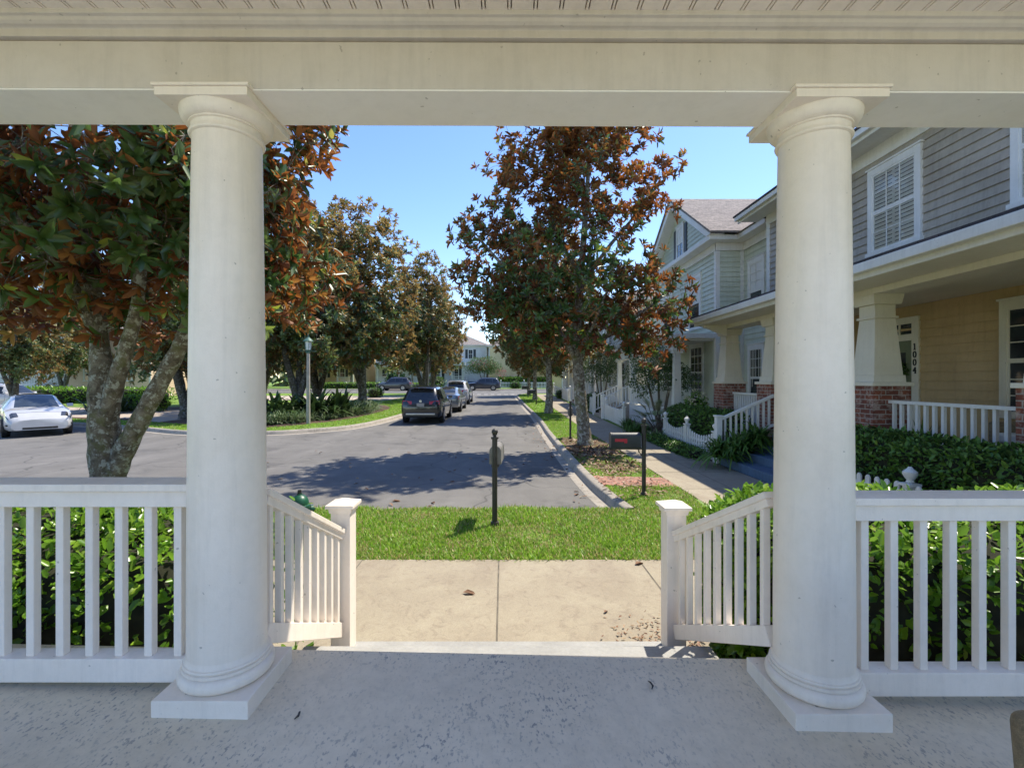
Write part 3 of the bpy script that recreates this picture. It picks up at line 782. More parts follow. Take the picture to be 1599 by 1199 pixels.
# ceiling of beaded boards
mb = MB(); P = 0.0977; x = 0.0087 - 72*P; prof = [(x-0.04, 0.0)]
for i in range(144):
    c = x + i*P
    for s in (-1, 1):
        g = c + s*0.0065
        prof += [(g-0.0026,0.0),(g-0.0020,0.022),(g+0.0020,0.022),(g+0.0026,0.0)]
vs = []; fs = []
for px_, dz in prof:
    zz = CAMZ+1.402+dz-0.0035*px_
    vs += [(px_,0.5,zz),(px_,1.80,zz)]
for i in range(len(prof)-1):
    a = 2*i; fs.append((a, a+1, a+3, a+2))
mb.add(vs, fs)
structure(mb.build('porch_ceiling', M['porch_white'], recalc=False))
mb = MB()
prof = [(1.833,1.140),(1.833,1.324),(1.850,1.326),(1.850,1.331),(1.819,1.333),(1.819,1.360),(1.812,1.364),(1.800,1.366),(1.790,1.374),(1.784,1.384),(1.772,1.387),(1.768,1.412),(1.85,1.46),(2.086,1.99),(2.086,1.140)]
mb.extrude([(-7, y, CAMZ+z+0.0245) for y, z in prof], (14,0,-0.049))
structure(mb.build('porch_beam', M['beam_shaded'], bevel=0.003))
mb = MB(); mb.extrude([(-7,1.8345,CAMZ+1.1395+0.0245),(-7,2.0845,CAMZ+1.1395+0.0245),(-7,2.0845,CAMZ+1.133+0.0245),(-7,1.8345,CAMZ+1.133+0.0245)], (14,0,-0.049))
structure(mb.build('bounce_lit_sheet', M['underside_lit']))  # thin sheet added under the beam to hold the bounce-lit tone
mb = MB()
mb.hexa([(-7.3,0.5,4.06),(7.3,0.5,4.06),(7.3,3.57,4.08),(-7.3,3.57,4.08)], [(-7.3,0.5,5.2),(7.3,0.5,5.2),(7.3,3.57,4.25),(-7.3,3.57,4.25)])
structure(mb.build('porch_roof', M['trim_white']))

def porch_column(x, y, z0, top, label):
    t = thing('porch_column', label, 'column', (x, y, z0), 'round columns on the porch')
    h = top - z0
    b = MB(); b.box(x-0.187,x+0.187,y-0.187,y+0.187,z0-0.006,z0+0.067); b.build('plinth', M['porch_white'], t, bevel=0.003)
    b = MB(); pr = [(0.10,0.066)]
    for i in range(9):
        a = -PI/2+PI*i/8; pr.append((0.150+0.031*math.cos(a), 0.098+0.031*math.sin(a)))
    pr += [(0.166,0.130),(0.166,0.140),(0.161,0.143)]
    for i in range(5):
        a = -PI/2+PI*i/4; pr.append((0.156+0.008*math.cos(a), 0.151+0.008*math.sin(a)))
    pr += [(0.157,0.160),(0.153,0.166),(0.1495,0.180)]
    b.lathe([(r, z+z0) for r, z in pr], (x,y,0), 64); b.build('base_moulding', M['porch_white'], t, smooth=True)
    b = MB(); n = 14; pr = []
    for i in range(n+1):
        s = i/n; pr.append((0.149-0.019*(s**1.7), z0+0.178+(h-0.178-0.138)*s))
    b.lathe(pr, (x,y,0), 64); b.build('shaft', M['porch_white'], t, smooth=True)
    b = MB(); k = z0+h-2.44; pr = [(0.128,2.300)]
    for i in range(5):
        a = -PI/2+PI*i/4; pr.append((0.134+0.009*math.cos(a), 2.311+0.009*math.sin(a)))
    pr += [(0.133,2.321),(0.131,2.334),(0.134,2.344),(0.142,2.346)]
    for i in range(7):
        a = PI/2*i/6; pr.append((0.142+0.032*math.sin(a), 2.352+0.046*(1-math.cos(a))))
    pr += [(0.176,2.4015)]
    b.lathe([(r, z+k) for r, z in pr], (x,y,0), 64); b.build('capital', M['porch_white'], t, smooth=True)
    b = MB(); b.box(x-0.180,x+0.180,y-0.180,y+0.180,k+2.400,k+2.433); b.box(x-0.188,x+0.188,y-0.188,y+0.188,k+2.4335,k+2.445)
    b.build('abacus', M['porch_white'], t, bevel=0.002)
porch_column(-1.185, 1.985, 0.75, 3.193, 'round white porch column left of the steps, beside the magnolia with forked trunk')
porch_column(1.298, 1.985, 0.70, 3.186, 'round white porch column right of the steps, in front of the grey house')

def porch_railing(x0, x1, xs, zf, label):
    t = thing('porch_railing', label, 'railing', ((x0+x1)/2, 2.0, zf))
    b = MB(); b.box(x0,x1,1.925,2.075,zf+0.842,zf+0.874); b.build('top_rail', M['rail_white'], t, bevel=0.005)
    b = MB(); b.box(x0,x1,1.945,2.025,zf+0.775,zf+0.8415); b.build('under_rail', M['rail_white'], t, bevel=0.003)
    b = MB(); b.box(x0,x1,1.945,2.030,zf+0.045,zf+0.143); b.build('bottom_rail', M['rail_white'], t, bevel=0.004)
    for x in xs:
        b = MB(); b.box(x-0.0165,x+0.0165,1.966,2.000,zf+0.1425,zf+0.7755); b.build('baluster', M['rail_white'], t, bevel=0.003)
porch_railing(-4.2, -1.30, [-1.387-0.1243*i for i in range(22)], 0.748, 'white baluster railing left of the porch steps, bright green hedge behind')
porch_railing(1.41, 4.2, [1.505+0.1240*i for i in range(22)], 0.690, 'white baluster railing right of the porch steps, shaded hedge behind')

def stair_railing(s, x, label, zo=0.0):
    t = thing('stair_railing', label, 'railing', (x, 3.05, 0.30))
    y0, y1 = 2.12, 2.99
    zh = lambda y: 1.515 - 0.530*(y-2.12) + zo
    zb = lambda y: 0.905 - 0.515*(y-2.12) + zo
    nx = x; xt = x - 0.04 if s < 0 else x + 0.115   # the top end leans out to the column
    X = lambda y: xt+(x-xt)*(y-y0)/(y1-y0)
    b = MB(); b.box(nx-0.062,nx+0.062,2.99,3.114,0.300,1.212+zo); np_ = b.build('newel_post', M['rail_white'], t, bevel=0.004)
    c = MB(); c.frustum(nx,3.052,0.138,0.138,0.150,0.150,1.200+zo,1.232+zo); c.frustum(nx,3.052,0.178,0.178,0.178,0.178,1.2325+zo,1.254+zo); c.frustum(nx,3.052,0.174,0.174,0.02,0.02,1.2543+zo,1.282+zo)
    c.build('cap', M['rail_white'], np_, bevel=0.002)
    b = MB(); b.bar((xt,y0,zh(y0)+0.030),(x,y1,zh(y1)+0.030),0.075,0.030); b.bar((xt,y0,zh(y0)-0.004),(x,y1,zh(y1)-0.004),0.05,0.038); b.build('handrail', M['rail_white'], t, bevel=0.004)
    b = MB(); b.bar((xt,y0,zb(y0)),(x,y1,zb(y1)),0.045,0.085); b.build('bottom_rail', M['rail_white'], t, bevel=0.003)
    for i in range(9):
        y = 2.165+0.0955*i
        b = MB(); b.box(X(y)-0.016,X(y)+0.016,y-0.016,y+0.016,zb(y)+0.03,zh(y)-0.01); b.build('baluster', M['rail_white'], t, bevel=0.002)
stair_railing(-1, -1.068, 'white stair railing with capped newel, left side of the porch steps')
stair_railing(1, 1.085, 'white stair railing with capped newel, right side of the porch steps', -0.012)

# a woven armchair: only the front of one arm reaches into the picture
t = thing('rattan_armchair', 'woven rattan armchair arm beside the right porch column', 'armchair', (1.45, 0.62, 0.69))
for ya in (0.24, 1.0):
    b = MB()
    b.hexa([(1.150,ya-0.035,0.70),(1.78,ya-0.035,0.70),(1.78,ya+0.035,0.70),(1.150,ya+0.035,0.70)], [(1.098,ya-0.04,1.33),(1.80,ya-0.04,1.36),(1.80,ya+0.04,1.36),(1.098,ya+0.04,1.33)])
    b.build('arm', M['rattan'], t, bevel=0.028, segs=4)
b = MB(); b.box(1.18,1.76,0.282,0.958,0.98,1.06); b.build('seat', M['rattan'], t, bevel=0.02)
b = MB(); b.box(1.20,1.75,0.29,0.95,1.061,1.17); b.build('seat_cushion', M['cushion'], t, bevel=0.04, segs=4)
b = MB(); b.hexa([(1.765,0.282,0.9),(1.84,0.282,0.9),(1.84,0.958,0.9),(1.765,0.958,0.9)], [(1.86,0.29,1.62),(1.93,0.29,1.62),(1.93,0.95,1.62),(1.86,0.95,1.62)]); b.build('backrest', M['rattan'], t, bevel=0.03, segs=3)
# ------------------------------------------------------------------ houses
def window(parent, F, u0, u1, v0, v1, nx=2, ny=2, trim=0.10, style='dark', tm=None, sash=True, tall_lower=False):
    """proud trim, two sashes with glazing bars, pane behind; u0..v1 is the outside of the trim"""
    tm = tm or M['trim_white']
    b = MB()
    b.fbox(F,u0,u0+trim,v0,v1,-0.005,0.060); b.fbox(F,u1-trim,u1,v0,v1,-0.005,0.060)
    b.fbox(F,u0+trim,u1-trim,v1-trim*1.15,v1,-0.005,0.060); b.fbox(F,u0-0.03,u1+0.03,v1+0.001,v1+0.035,-0.005,0.080)
    fr = b.build('window', tm, parent)
    b = MB(); b.fbox(F,u0-0.03,u1+0.03,v0-0.045,v0+0.03,-0.004,0.090); b.build('sill', tm, fr)
    a, c, d, e = u0+trim, u1-trim, v0+0.031, v1-trim*1.15
    mid = (d+e)/2; s = 0.038
    b = MB()
    for (lo, hi, n0) in ((d, mid, 0.032), (mid, e, 0.036)):
        b.fbox(F,a,a+s,lo,hi,n0,n0+0.016); b.fbox(F,c-s,c,lo,hi,n0,n0+0.016)
        b.fbox(F,a+s,c-s,lo,lo+s,n0,n0+0.016); b.fbox(F,a+s,c-s,hi-s,hi,n0,n0+0.016)
        if nx*ny > 1 and (hi > mid+0.01 or not tall_lower):
            for i in range(1, nx):
                u = a+s+(c-a-2*s)*i/nx; b.fbox(F,u-0.009,u+0.009,lo+s,hi-s,n0+0.001,n0+0.014)
            for j in range(1, ny):
                v = lo+s+(hi-lo-2*s)*j/ny; b.fbox(F,a+s,c-s,v-0.009,v+0.009,n0+0.002,n0+0.013)
    b.build('sash', tm, fr)
    if style == 'shutters':
        b = MB(); b.fbox(F,a,c,d,e,-0.004,0.0285); b.build('room', M['glass'], fr)
        b = MB(); n = int((e-d)/0.075)
        for i in range(n):
            v = d+0.02+i*(e-d-0.03)/n
            for (p, q) in ((a+0.05,(a+c)/2-0.03),((a+c)/2+0.03,c-0.05)):
                b.fbox(F,p,q,v,v+0.062,0.0286,0.0308)
        b.fbox(F,a,a+0.05,d,e,0.0286,0.031); b.fbox(F,c-0.05,c,d,e,0.0286,0.031); b.fbox(F,(a+c)/2-0.03,(a+c)/2+0.03,d,e,0.0286,0.031)
        b.build('shutter', M['trim_white'], fr)
        b = MB(); b.fquad(F,a,c,d,e,0.0312); b.build('pane', M['clear_glass'], fr)
    elif style == 'half':
        b = MB(); b.fbox(F,a,c,d,mid,-0.004,0.0310); b.build('pane', M['glass'], fr)
        b = MB(); b.fbox(F,a,c,mid,e,-0.004,0.0312); b.build('blind', M['trim_white'], fr)
    elif style == 'curtain':
        b = MB(); b.fbox(F,a,c,d,e,-0.004,0.0290); b.build('room', M['glass'], fr)
        b = MB()
        P = lambda u, v, n: F[0]+F[1]*u+Vector((0,0,v))+F[2]*n
        for sgn, ua in ((1,a),(-1,c)):
            for i in range(6):
                w = (c-a)*0.42/6
                p0 = ua+sgn*w*i; p1 = ua+sgn*w*(i+1)
                lowv = d+0.25*(e-d)+0.5*(e-d)*((i/6)**1.6)
                b.add([P(p0,lowv,0.0295),P(p1,lowv+0.03,0.0165 if i%2 else 0.0295),P(p1,e,0.0165 if i%2 else 0.0295),P(p0,e,0.0295 if i%2 else 0.0305)],[(0,1,2,3)])
        b.build('curtain', M['cushion'], fr)
        b = MB(); b.fquad(F,a,c,d,e,0.0312); b.build('pane', M['clear_glass'], fr)
    else:
        b = MB(); b.fbox(F,a,c,d,e,-0.004,0.0312); b.build('pane', M['glass'], fr)
    return fr
def shutter_pair(parent, F, u0, u1, v0, v1, w=0.38):
    for a, c in ((u0-w-0.02,u0-0.02),(u1+0.02,u1+w+0.02)):
        b = MB(); b.fbox(F,a,c,v0,v1,0.0,0.035); b.fbox(F,a+0.05,c-0.05,v0+0.06,(v0+v1)/2-0.04,0.0352,0.045); b.fbox(F,a+0.05,c-0.05,(v0+v1)/2+0.04,v1-0.06,0.0352,0.045)
        b.build('window_shutter', M['dark_shutter'], parent)
def rail_run(parent, p, q, h, n, name='railing', m=None, w=0.045, lift=0.10):
    """level or sloping baluster rail between two points at floor level"""
    m = m or M['white_wood']; p = Vector(p); q = Vector(q)
    b = MB(); up = Vector((0,0,1))
    b.bar(p+up*h, q+up*h, 0.09, 0.05); b.bar(p+up*lift, q+up*lift, 0.05, 0.06)
    o = b.build(name, m, parent)
    for i in range(n):
        c = p+(q-p)*((i+0.5)/n)
        d = MB(); d.box(c.x-w/2,c.x+w/2,c.y-w/2,c.y+w/2,c.z+lift,c.z+h-0.02); d.build('baluster', m, o)
    return o

# ---- 1004: grey upper storey over a deep porch on tapered columns
XF, XE, XW, XB = 6.2, 5.5, 7.5, 8.6
H = thing('house', 'grey two storey house with tan porch wall and brick column piers, house number 1004', 'house', (9.5, 9.0, 0.12))
Fw = frame((XW,0,0),(0,1,0),(-1,0,0)); Fb = frame((XB,0,0),(0,1,0),(-1,0,0))
Y0, Y1 = 2.2, 13.45
b = MB(); b.box(XW+0.02,16,Y0,Y1-0.02,3.7,7.0); b.box(XB+0.02,16,Y0,Y1-0.02,0.1,3.7); b.build('wall', M['grey_siding'], H)
b = MB(); b.siding(Fw,Y0,Y1-0.13,4.40,6.52,0.163,0.026); b.siding(frame((0,Y1,0),(1,0,0),(0,1,0)),XW,16,4.4,6.5,0.163); b.build('upper_siding', M['grey_siding'], H, recalc=False)
b = MB(); b.siding(Fb,Y0,Y1,0.80,3.64,0.178,0.022); b.build('porch_siding', M['tan_siding'], H, recalc=False)
b = MB(); b.fbox(Fw,Y1-0.13,Y1+0.02,3.9,6.5,-0.02,0.03); b.fbox(Fw,Y0,Y1+0.02,6.50,6.78,-0.02,0.04); b.build('corner_trim', M['trim_white'], H)
# upper eave: soffit, fascia, gutter, roof
b = MB(); b.box(6.93,7.48,Y0,Y1+0.55,6.781,6.80); b.box(6.90,6.93,Y0,Y1+0.55,6.72,6.90); b.box(6.80,6.898,Y0,Y1+0.55,6.79,6.91); b.build('upper_eave', M['trim_white'], H, bevel=0.008)
b = MB(); b.extrude([(6.78,Y0-0.5,6.912),(6.78,Y0-0.5,6.96),(11.8,Y0-0.5,10.3),(16.8,Y0-0.5,6.96),(16.8,Y0-0.5,6.912)], (0,Y1-Y0+1.1,0)); b.build('roof', M['shingle_dark'], H)
b = MB(); b.extrude([(6.95,Y1+0.60,6.95),(11.8,Y1+0.60,10.2),(11.8,Y1+0.60,9.95),(6.95,Y1+0.60,6.75)], (0,0.05,0)); b.build('rake_board', M['trim_white'], H)
# dormer on the front slope
b = MB(); b.box(8.3,10.6,8.2,10.6,7.6,9.1); dm = b.build('dormer', M['grey_siding'], H)
b = MB(); b.box(8.26,8.32,8.16,8.34,7.7,9.12); b.box(8.26,8.32,10.46,10.64,7.7,9.12); b.box(8.26,8.32,8.34,10.46,8.95,9.12); b.build('trim', M['trim_white'], dm)
b = MB(); b.extrude([(8.0,8.0,9.13),(8.0,10.8,9.13),(8.0,9.4,10.1)], (3.2,0,0)); b.build('roof', M['shingle_dark'], dm)
window(H, Fw, 8.42, 9.66, 4.62, 6.34, 3, 2, 0.11, 'shutters')
window(H, Fw, 5.35, 6.92, 4.62, 6.34, 3, 2, 0.11, 'shutters')
# porch roof, gutter, fascia, beam, ceiling
b = MB(); b.extrude([(XE-0.10,Y0,3.845),(XE-0.10,Y0,3.885),(XW-0.02,Y0,4.49),(XW-0.02,Y0,4.30)], (0,13.75-Y0,0)); b.build('porch_roof', M['shingle_dark'], H)
b = MB(); b.box(XE-0.12,XE+0.01,Y0,13.8,3.70,3.843); b.box(XE+0.011,XE+0.04,Y0,13.8,3.62,3.82); b.build('gutter', M['trim_white'], H, bevel=0.012)
b = MB(); b.box(XE+0.041,XF+0.05,Y0,13.75,3.63,3.65); b.build('soffit', M['cream'], H)
b = MB(); b.box(XF+0.06,XF+0.56,Y0,13.5,3.53,3.80); b.build('porch_beam', M['cream'], H)
b = MB(); b.box(XF+0.561,XB,Y0,13.5,3.64,3.66); b.build('porch_ceiling', M['cream'], H)
# soffit brackets
for y in (8.75, 13.3):
    b = MB(); b.extrude([(XE+0.10,y,3.628),(XF+0.055,y,3.628),(XF+0.055,y,3.30),(XF-0.02,y,3.32),(XE+0.2,y,3.54),(XE+0.10,y,3.55)], (0,0.10,0)); b.build('bracket', M['cream'], H, bevel=0.006)
def pier(y0, label=None):
    cx, cy = XF+0.32, y0+0.32
    b = MB(); b.box(XF,XF+0.64,y0,y0+0.64,0.05,1.955); p = b.build('pier', M['brick'], H)
    b = MB(); b.box(XF-0.035,XF+0.675,y0-0.035,y0+0.675,1.956,2.02); b.build('cap', M['cream'], p, bevel=0.006)
    b = MB(); b.frustum(cx,cy,0.56,0.56,0.545,0.545,2.021,2.14); b.frustum(cx,cy,0.50,0.50,0.36,0.36,2.141,3.12); b.frustum(cx,cy,0.42,0.42,0.42,0.42,3.121,3.16); b.frustum(cx,cy,0.36,0.36,0.36,0.36,3.161,3.36); b.frustum(cx,cy,0.47,0.47,0.53,0.53,3.361,3.529)
    b.build('porch_post', M['cream'], H, bevel=0.004)
for y in (5.06, 7.92, 10.98, 13.40): pier(y)
b = MB(); b.box(XF+0.02,XB,Y0,8.55,0.10,0.80); b.box(XF+0.02,XB,8.551,10.95,0.10,0.80); b.box(XF+0.02,XB,10.951,14.0,0.10,0.80); b.build('porch_floor', M['blue_step'], H)
b = MB()
for i in range(3):
    b.box(4.90+0.37*i, 6.21 if i == 2 else 4.90+0.37*(i+1)-0.001, 8.62,10.80,0.10,0.30+0.167*i)
b.build('steps', M['blue_step'], H, bevel=0.012)
rail_run(H, (XF+0.30,5.70,0.80), (XF+0.30,7.92,0.80), 0.89, 15)
rail_run(H, (XF+0.30,11.62,0.80), (XF+0.30,13.40,0.80), 0.89, 15)
for y in (8.60, 10.90):
    b = MB(); b.bar((5.0,y,1.16),(6.22,y,1.70),0.07,0.07); b.bar((5.0,y,0.50),(6.22,y,1.02),0.05,0.06); sr = b.build('stair_rail', M['white_wood'], H, bevel=0.01)
    for i in range(9):
        x = 5.08+0.128*i; s = (x-5.0)/1.22
        b = MB(); b.box(x-0.02,x+0.02,y-0.02,y+0.02,0.50+0.52*s,1.14+0.54*s); b.build('baluster', M['white_wood'], sr)
b = MB(); b.box(4.86,4.99,10.84,10.97,0.12,1.20); b.box(4.84,5.01,10.82,10.99,1.201,1.24); b.build('newel_post', M['white_wood'], H, bevel=0.006)
# front door with transom, wreath, numbers
D0, D1 = 9.72, 11.02
b = MB(); b.fbox(Fb,D0,D0+0.17,0.80,3.40,0.0,0.05); b.fbox(Fb,D1-0.17,D1,0.80,3.40,0.0,0.05); b.fbox(Fb,D0+0.17,D1-0.17,3.26,3.40,0.0,0.05); b.fbox(Fb,D0+0.17,D1-0.17,2.90,3.04,0.0,0.05); b.build('door_frame', M['cream'], H, bevel=0.004)
b = MB(); b.fbox(Fb,D0+0.17,D1-0.17,3.04,3.26,-0.004,0.016); tr = b.build('transom', M['glass'], H)
b = MB()
for k in (1,2): 
    u = D0+0.17+(D1-D0-0.34)*k/3; b.fbox(Fb,u-0.02,u+0.02,3.04,3.26,0.0165,0.04)
b.build('transom_bars', M['cream'], tr)
b = MB(); b.fbox(Fb,D0+0.171,D1-0.171,0.80,2.899,0.0,0.022); dr = b.build('door', M['door_green'], H)
b = MB(); b.fbox(Fb,D0+0.34,D1-0.34,1.55,2.65,0.0225,0.028); b.build('pane', M['tint_blue_glass'], dr)
b = MB(); b.ball((XB-0.06,D0+0.25,1.75),0.03); b.build('handle', M['chrome'], dr)
def digits(parent):
    """the four figures, one under another, raised on the door trim"""
    ser = {'1': [[(0,0.5),(0,-0.5)],[(-0.18,-0.5),(0.18,-0.5)],[(0,0.5),(-0.17,0.34)]],
           '0': [[(0.26*math.cos(a),0.5*math.sin(a)) for a in [2*PI*i/20 for i in range(21)]]],
           '4': [[(0.12,-0.5),(0.12,0.5),(-0.27,-0.15),(0.28,-0.15)],[(0.0,-0.5),(0.24,-0.5)]]}
    for i, ch in enumerate('1004'):
        cy, cz = D0+0.082, 2.76-0.165*i; sc = 0.125
        b = MB()
        for st in ser[ch]:
            pts = [(XB-0.056, cy-u*sc, cz+v*sc) for u, v in st]
            for a, c in zip(pts, pts[1:]): b.bar(a, c, 0.016, 0.022, (1,0,0))
        b.build('house_number', M['plastic_black'], parent)
digits(H)
window(H, Fb, 6.75, 8.12, 1.45, 3.42, 3, 3, 0.12, 'dark', M['cream'])
# wreath of dark leaves
rg = np.random.default_rng(3)
a = rg.uniform(0,2*PI,900); rr = 0.21+rg.normal(0,0.045,900)
C_ = np.stack([XB-0.06+rg.normal(0,0.025,900), (D0+D1)/2-0.08+rr*np.cos(a), 2.22+rr*np.sin(a)],1)
V,F = leaves(C_, rnd_dir(900,rg)+np.array([[-0.4,0,0]]), rnd_dir(900,rg), rg.uniform(0.05,0.1,900), 0.03)
w = np_mesh('door_wreath', V, F, np.repeat(rg.random(900)*0.7,6), M['hedge_dark'], loc=(XB-0.06,(D0+D1)/2-0.08,2.22))
tag(w, 'dark leafy wreath hanging on the front door of house 1004', 'wreath')
# sofa on that porch
t = thing('outdoor_sofa', 'outdoor sofa with pale cushions behind the porch railing of house 1004', 'sofa', (7.9,6.45,0.80))
b = MB(); b.box(7.35,8.35,5.75,7.15,0.86,1.12); b.box(7.35,8.35,5.75,5.86,1.12,1.42); b.box(7.35,8.35,7.04,7.15,1.12,1.42); b.build('frame', M['rattan'], t, bevel=0.02)
b = MB(); b.box(7.33,8.2,5.87,7.03,1.121,1.27); b.build('seat_cushion', M['cushion'], t, bevel=0.04, segs=3)
b = MB(); b.hexa([(8.05,5.87,1.271),(8.3,5.87,1.271),(8.3,7.03,1.271),(8.05,7.03,1.271)],[(8.2,5.87,1.72),(8.38,5.87,1.72),(8.38,7.03,1.72),(8.2,7.03,1.72)]); b.build('back_cushion', M['cushion'], t, bevel=0.04, segs=3)
b = MB(); b.hexa([(7.75,6.1,1.275),(7.9,6.1,1.275),(7.9,6.55,1.275),(7.75,6.55,1.275)],[(7.95,6.05,1.70),(8.04,6.05,1.70),(8.04,6.5,1.70),(7.95,6.5,1.70)]); b.build('throw_pillow', M['cushion_blue'], t, bevel=0.04, segs=3)

# ---- pale green gabled house
G = thing('house', 'pale green gabled house with dark attic shutters beyond the grey house', 'house', (9.5, 19.5, 0.15))
XG = 7.3; g0, g1 = 16.3, 23.0
Fg = frame((XG,0,0),(0,1,0),(-1,0,0)); Fs = frame((0,g0,0),(1,0,0),(0,-1,0)); XR = 8.25; Fr = frame((XR,0,0),(0,1,0),(-1,0,0)); Fr2 = frame((0,14.6,0),(1,0,0),(0,-1,0))
b = MB(); b.box(XG+0.02,16,g0+0.02,g1,0.2,7.0); b.box(XR+0.02,16,14.62,g0+0.02,0.2,7.0); b.build('wall', M['green_siding'], G)
b = MB(); b.siding(Fg,g0+0.14,g1,0.9,6.55,0.17,0.026)
apex = 9.25; sl = (apex-7.0)/((g1-g0)/2)
b.siding(Fg,g0,g1,7.05,apex,0.17,0.026, shape=lambda v: (g0+(v-7.05)/sl, g1-(v-7.05)/sl))
b.siding(Fs,XG,XR-0.12,0.9,6.55,0.17,0.026); b.siding(Fr,14.6+0.12,g0-0.02,0.9,6.55,0.17,0.026); b.siding(Fr2,XR+0.13,16,0.9,6.55,0.17,0.026)
b.build('siding', M['green_siding'], G, recalc=False)
b = MB(); b.extrude([(XG+0.02,g0,7.0),(XG+0.02,g1,7.0),(XG+0.02,(g0+g1)/2,apex)], (6,0,0)); b.build('gable', M['green_siding'], G)
b = MB()
b.fbox(Fg,g0-0.02,g0+0.14,0.9,6.56,-0.02,0.035); b.fbox(Fs,XG-0.03,XG+0.10,0.9,6.56,-0.02,0.03); b.fbox(Fs,XR-0.13,XR+0.0,0.9,6.56,-0.02,0.03)
b.fbox(Fr,14.58,14.74,0.9,6.56,-0.02,0.035); b.fbox(Fr2,XR-0.03,XR+0.13,0.9,6.56,-0.02,0.03)
b.fbox(Fg,g0-0.02,g1,6.57,6.84,-0.02,0.04); b.fbox(Fs,XG-0.04,XR,6.57,6.84,-0.02,0.04); b.fbox(Fr,14.58,g0,6.57,6.84,-0.02,0.04); b.fbox(Fr2,XR-0.04,16,6.57,6.84,-0.02,0.04)
b.build('corner_trim', M['trim_white'], G)
b = MB()
b.box(XG-0.42,XG+0.1,g0-0.42,g1+0.3,6.845,7.02); b.box(XG+0.101,XR+0.1,g0-0.42,g0+0.1,6.845,7.02); b.box(XR-0.42,XR+0.1,14.2,g0-0.421,6.845,7.02); b.box(XR+0.101,16,14.2,14.7,6.845,7.02)
b.build('cornice', M['trim_white'], G, bevel=0.02)
# raking cornice boards and roof
ym = (g0+g1)/2
b = MB()
for ya in (g0-0.55, g1+0.45):
    b.extrude([(XG-0.45,ya,7.0),(XG-0.45,ym,apex+0.30),(XG-0.45,ym,apex+0.02),(XG-0.45,ya+(0.35 if ya<ym else -0.35),7.0)], (0.47,0,0))
b.build('rake_board', M['trim_white'], G)
b = MB()
b.extrude([(XG-0.50,g0-0.60,7.02),(XG-0.50,g0-0.62,7.08),(XG-0.50,ym,apex+0.42),(XG-0.50,g1+0.5,7.08),(XG-0.50,g1+0.5,7.02),(XG-0.50,ym,apex+0.31)], (8.5,0,0))
b.extrude([(XR-0.46,14.15,7.022),(15.9,14.15,7.022),(15.9,14.15,7.06),(12.5,16.5,9.4),(10.2,16.5,9.4),(XR-0.46,14.15,7.06)][:4] if False else [(XR-0.48,14.12,7.03),(XR-0.48,17.5,7.03),(XR+2.6,17.5,9.25)], (7.5,0,0))
b.add([(XR-0.48,14.12,7.03),(15.9,14.12,7.03),(14.0,17.0,9.3),(XR+2.0,17.0,9.3)], [(0,1,2,3)])
b.build('roof', M['shingle'], G)
aw = window(G, Fg, ym-0.42, ym+0.42, 7.15, 8.55, 2, 2, 0.09, 'half'); shutter_pair(G, Fg, ym-0.42, ym+0.42, 7.2, 8.5, 0.3)
window(G, Fg, 17.55, 18.75, 4.05, 6.1, 2, 3, 0.11, 'half', tall_lower=True)
window(G, Fg, 20.6, 21.8, 4.05, 6.1, 2, 3, 0.11, 'half', tall_lower=True)
window(G, Fg, 17.3, 18.6, 1.35, 3.45, 3, 3, 0.11, 'dark'); window(G, Fg, 20.4, 21.7, 1.35, 3.45, 3, 3, 0.11, 'dark')
window(G, Fr, 14.92, 15.95, 1.15, 3.25, 2, 3, 0.13, 'curtain', tall_lower=True)
window(G, Fr, 14.92, 15.95, 4.05, 6.1, 2, 3, 0.13, 'half', tall_lower=True)
# porch entablature, posts, floor, rails, steps
b = MB(); b.box(5.7,XG-0.04,16.4,25.6,3.45,3.52); b.box(5.85,6.25,16.5,25.5,3.10,3.449); b.box(5.62,5.85,16.3,25.7,3.521,3.66); b.box(5.85,XG-0.04,16.3,25.7,3.5205,3.70); b.build('porch_entablature', M['trim_white'], G, bevel=0.01)
for y in (16.7, 19.6, 22.4, 25.2):
    b = MB(); b.frustum(6.05,y,0.26,0.26,0.21,0.21,0.98,3.02); b.frustum(6.05,y,0.34,0.34,0.34,0.34,3.021,3.099); b.frustum(6.05,y,0.34,0.34,0.34,0.34,0.90,0.979); b.build('porch_post', M['trim_white'], G)
b = MB(); b.box(5.9,XG,16.4,25.6,0.15,0.898); b.build('porch_floor', M['white_wood'], G)
rail_run(G, (6.05,16.9,0.90), (6.05,19.45,0.90), 0.92, 15)
rail_run(G, (6.05,19.75,0.90), (6.05,22.25,0.90), 0.92, 13)
def stairs(parent, x0, x1, ya, yb, z0, z1, n=5, m=None, posts=True):
    """flight rising towards +x between ya and yb, with sloping baluster rails"""
    m = m or M['white_wood']; b = MB()
    for i in range(n):
        xa = x0+(x1-x0)*i/n
        b.box(xa, x1 if i == n-1 else x0+(x1-x0)*(i+1)/n-0.001, ya, yb, z0, z0+(z1-z0)*(i+1)/(n+0.0))
    b.build('steps', M['drive'] if m is M['white_wood'] else m, parent)
    for y in (ya, yb):
        r = rail_run(parent, (x0,y,z0+0.08), (x1,y,z1), 0.92, 9, 'stair_rail', m, 0.05, 0.18)
        if posts:
            p = MB(); p.box(x0-0.07,x0+0.07,y-0.07,y+0.07,z0,z0+1.12); p.box(x0-0.10,x0+0.10,y-0.10,y+0.10,z0+1.121,z0+1.17); p.build('newel_post', m, r)
stairs(G, 4.62, 5.95, 22.6, 24.9, gz(23)+0.12, 0.90)
# the far end of that house: cream wall with a window
Fc = frame((6.9,0,0),(0,1,0),(-1,0,0))

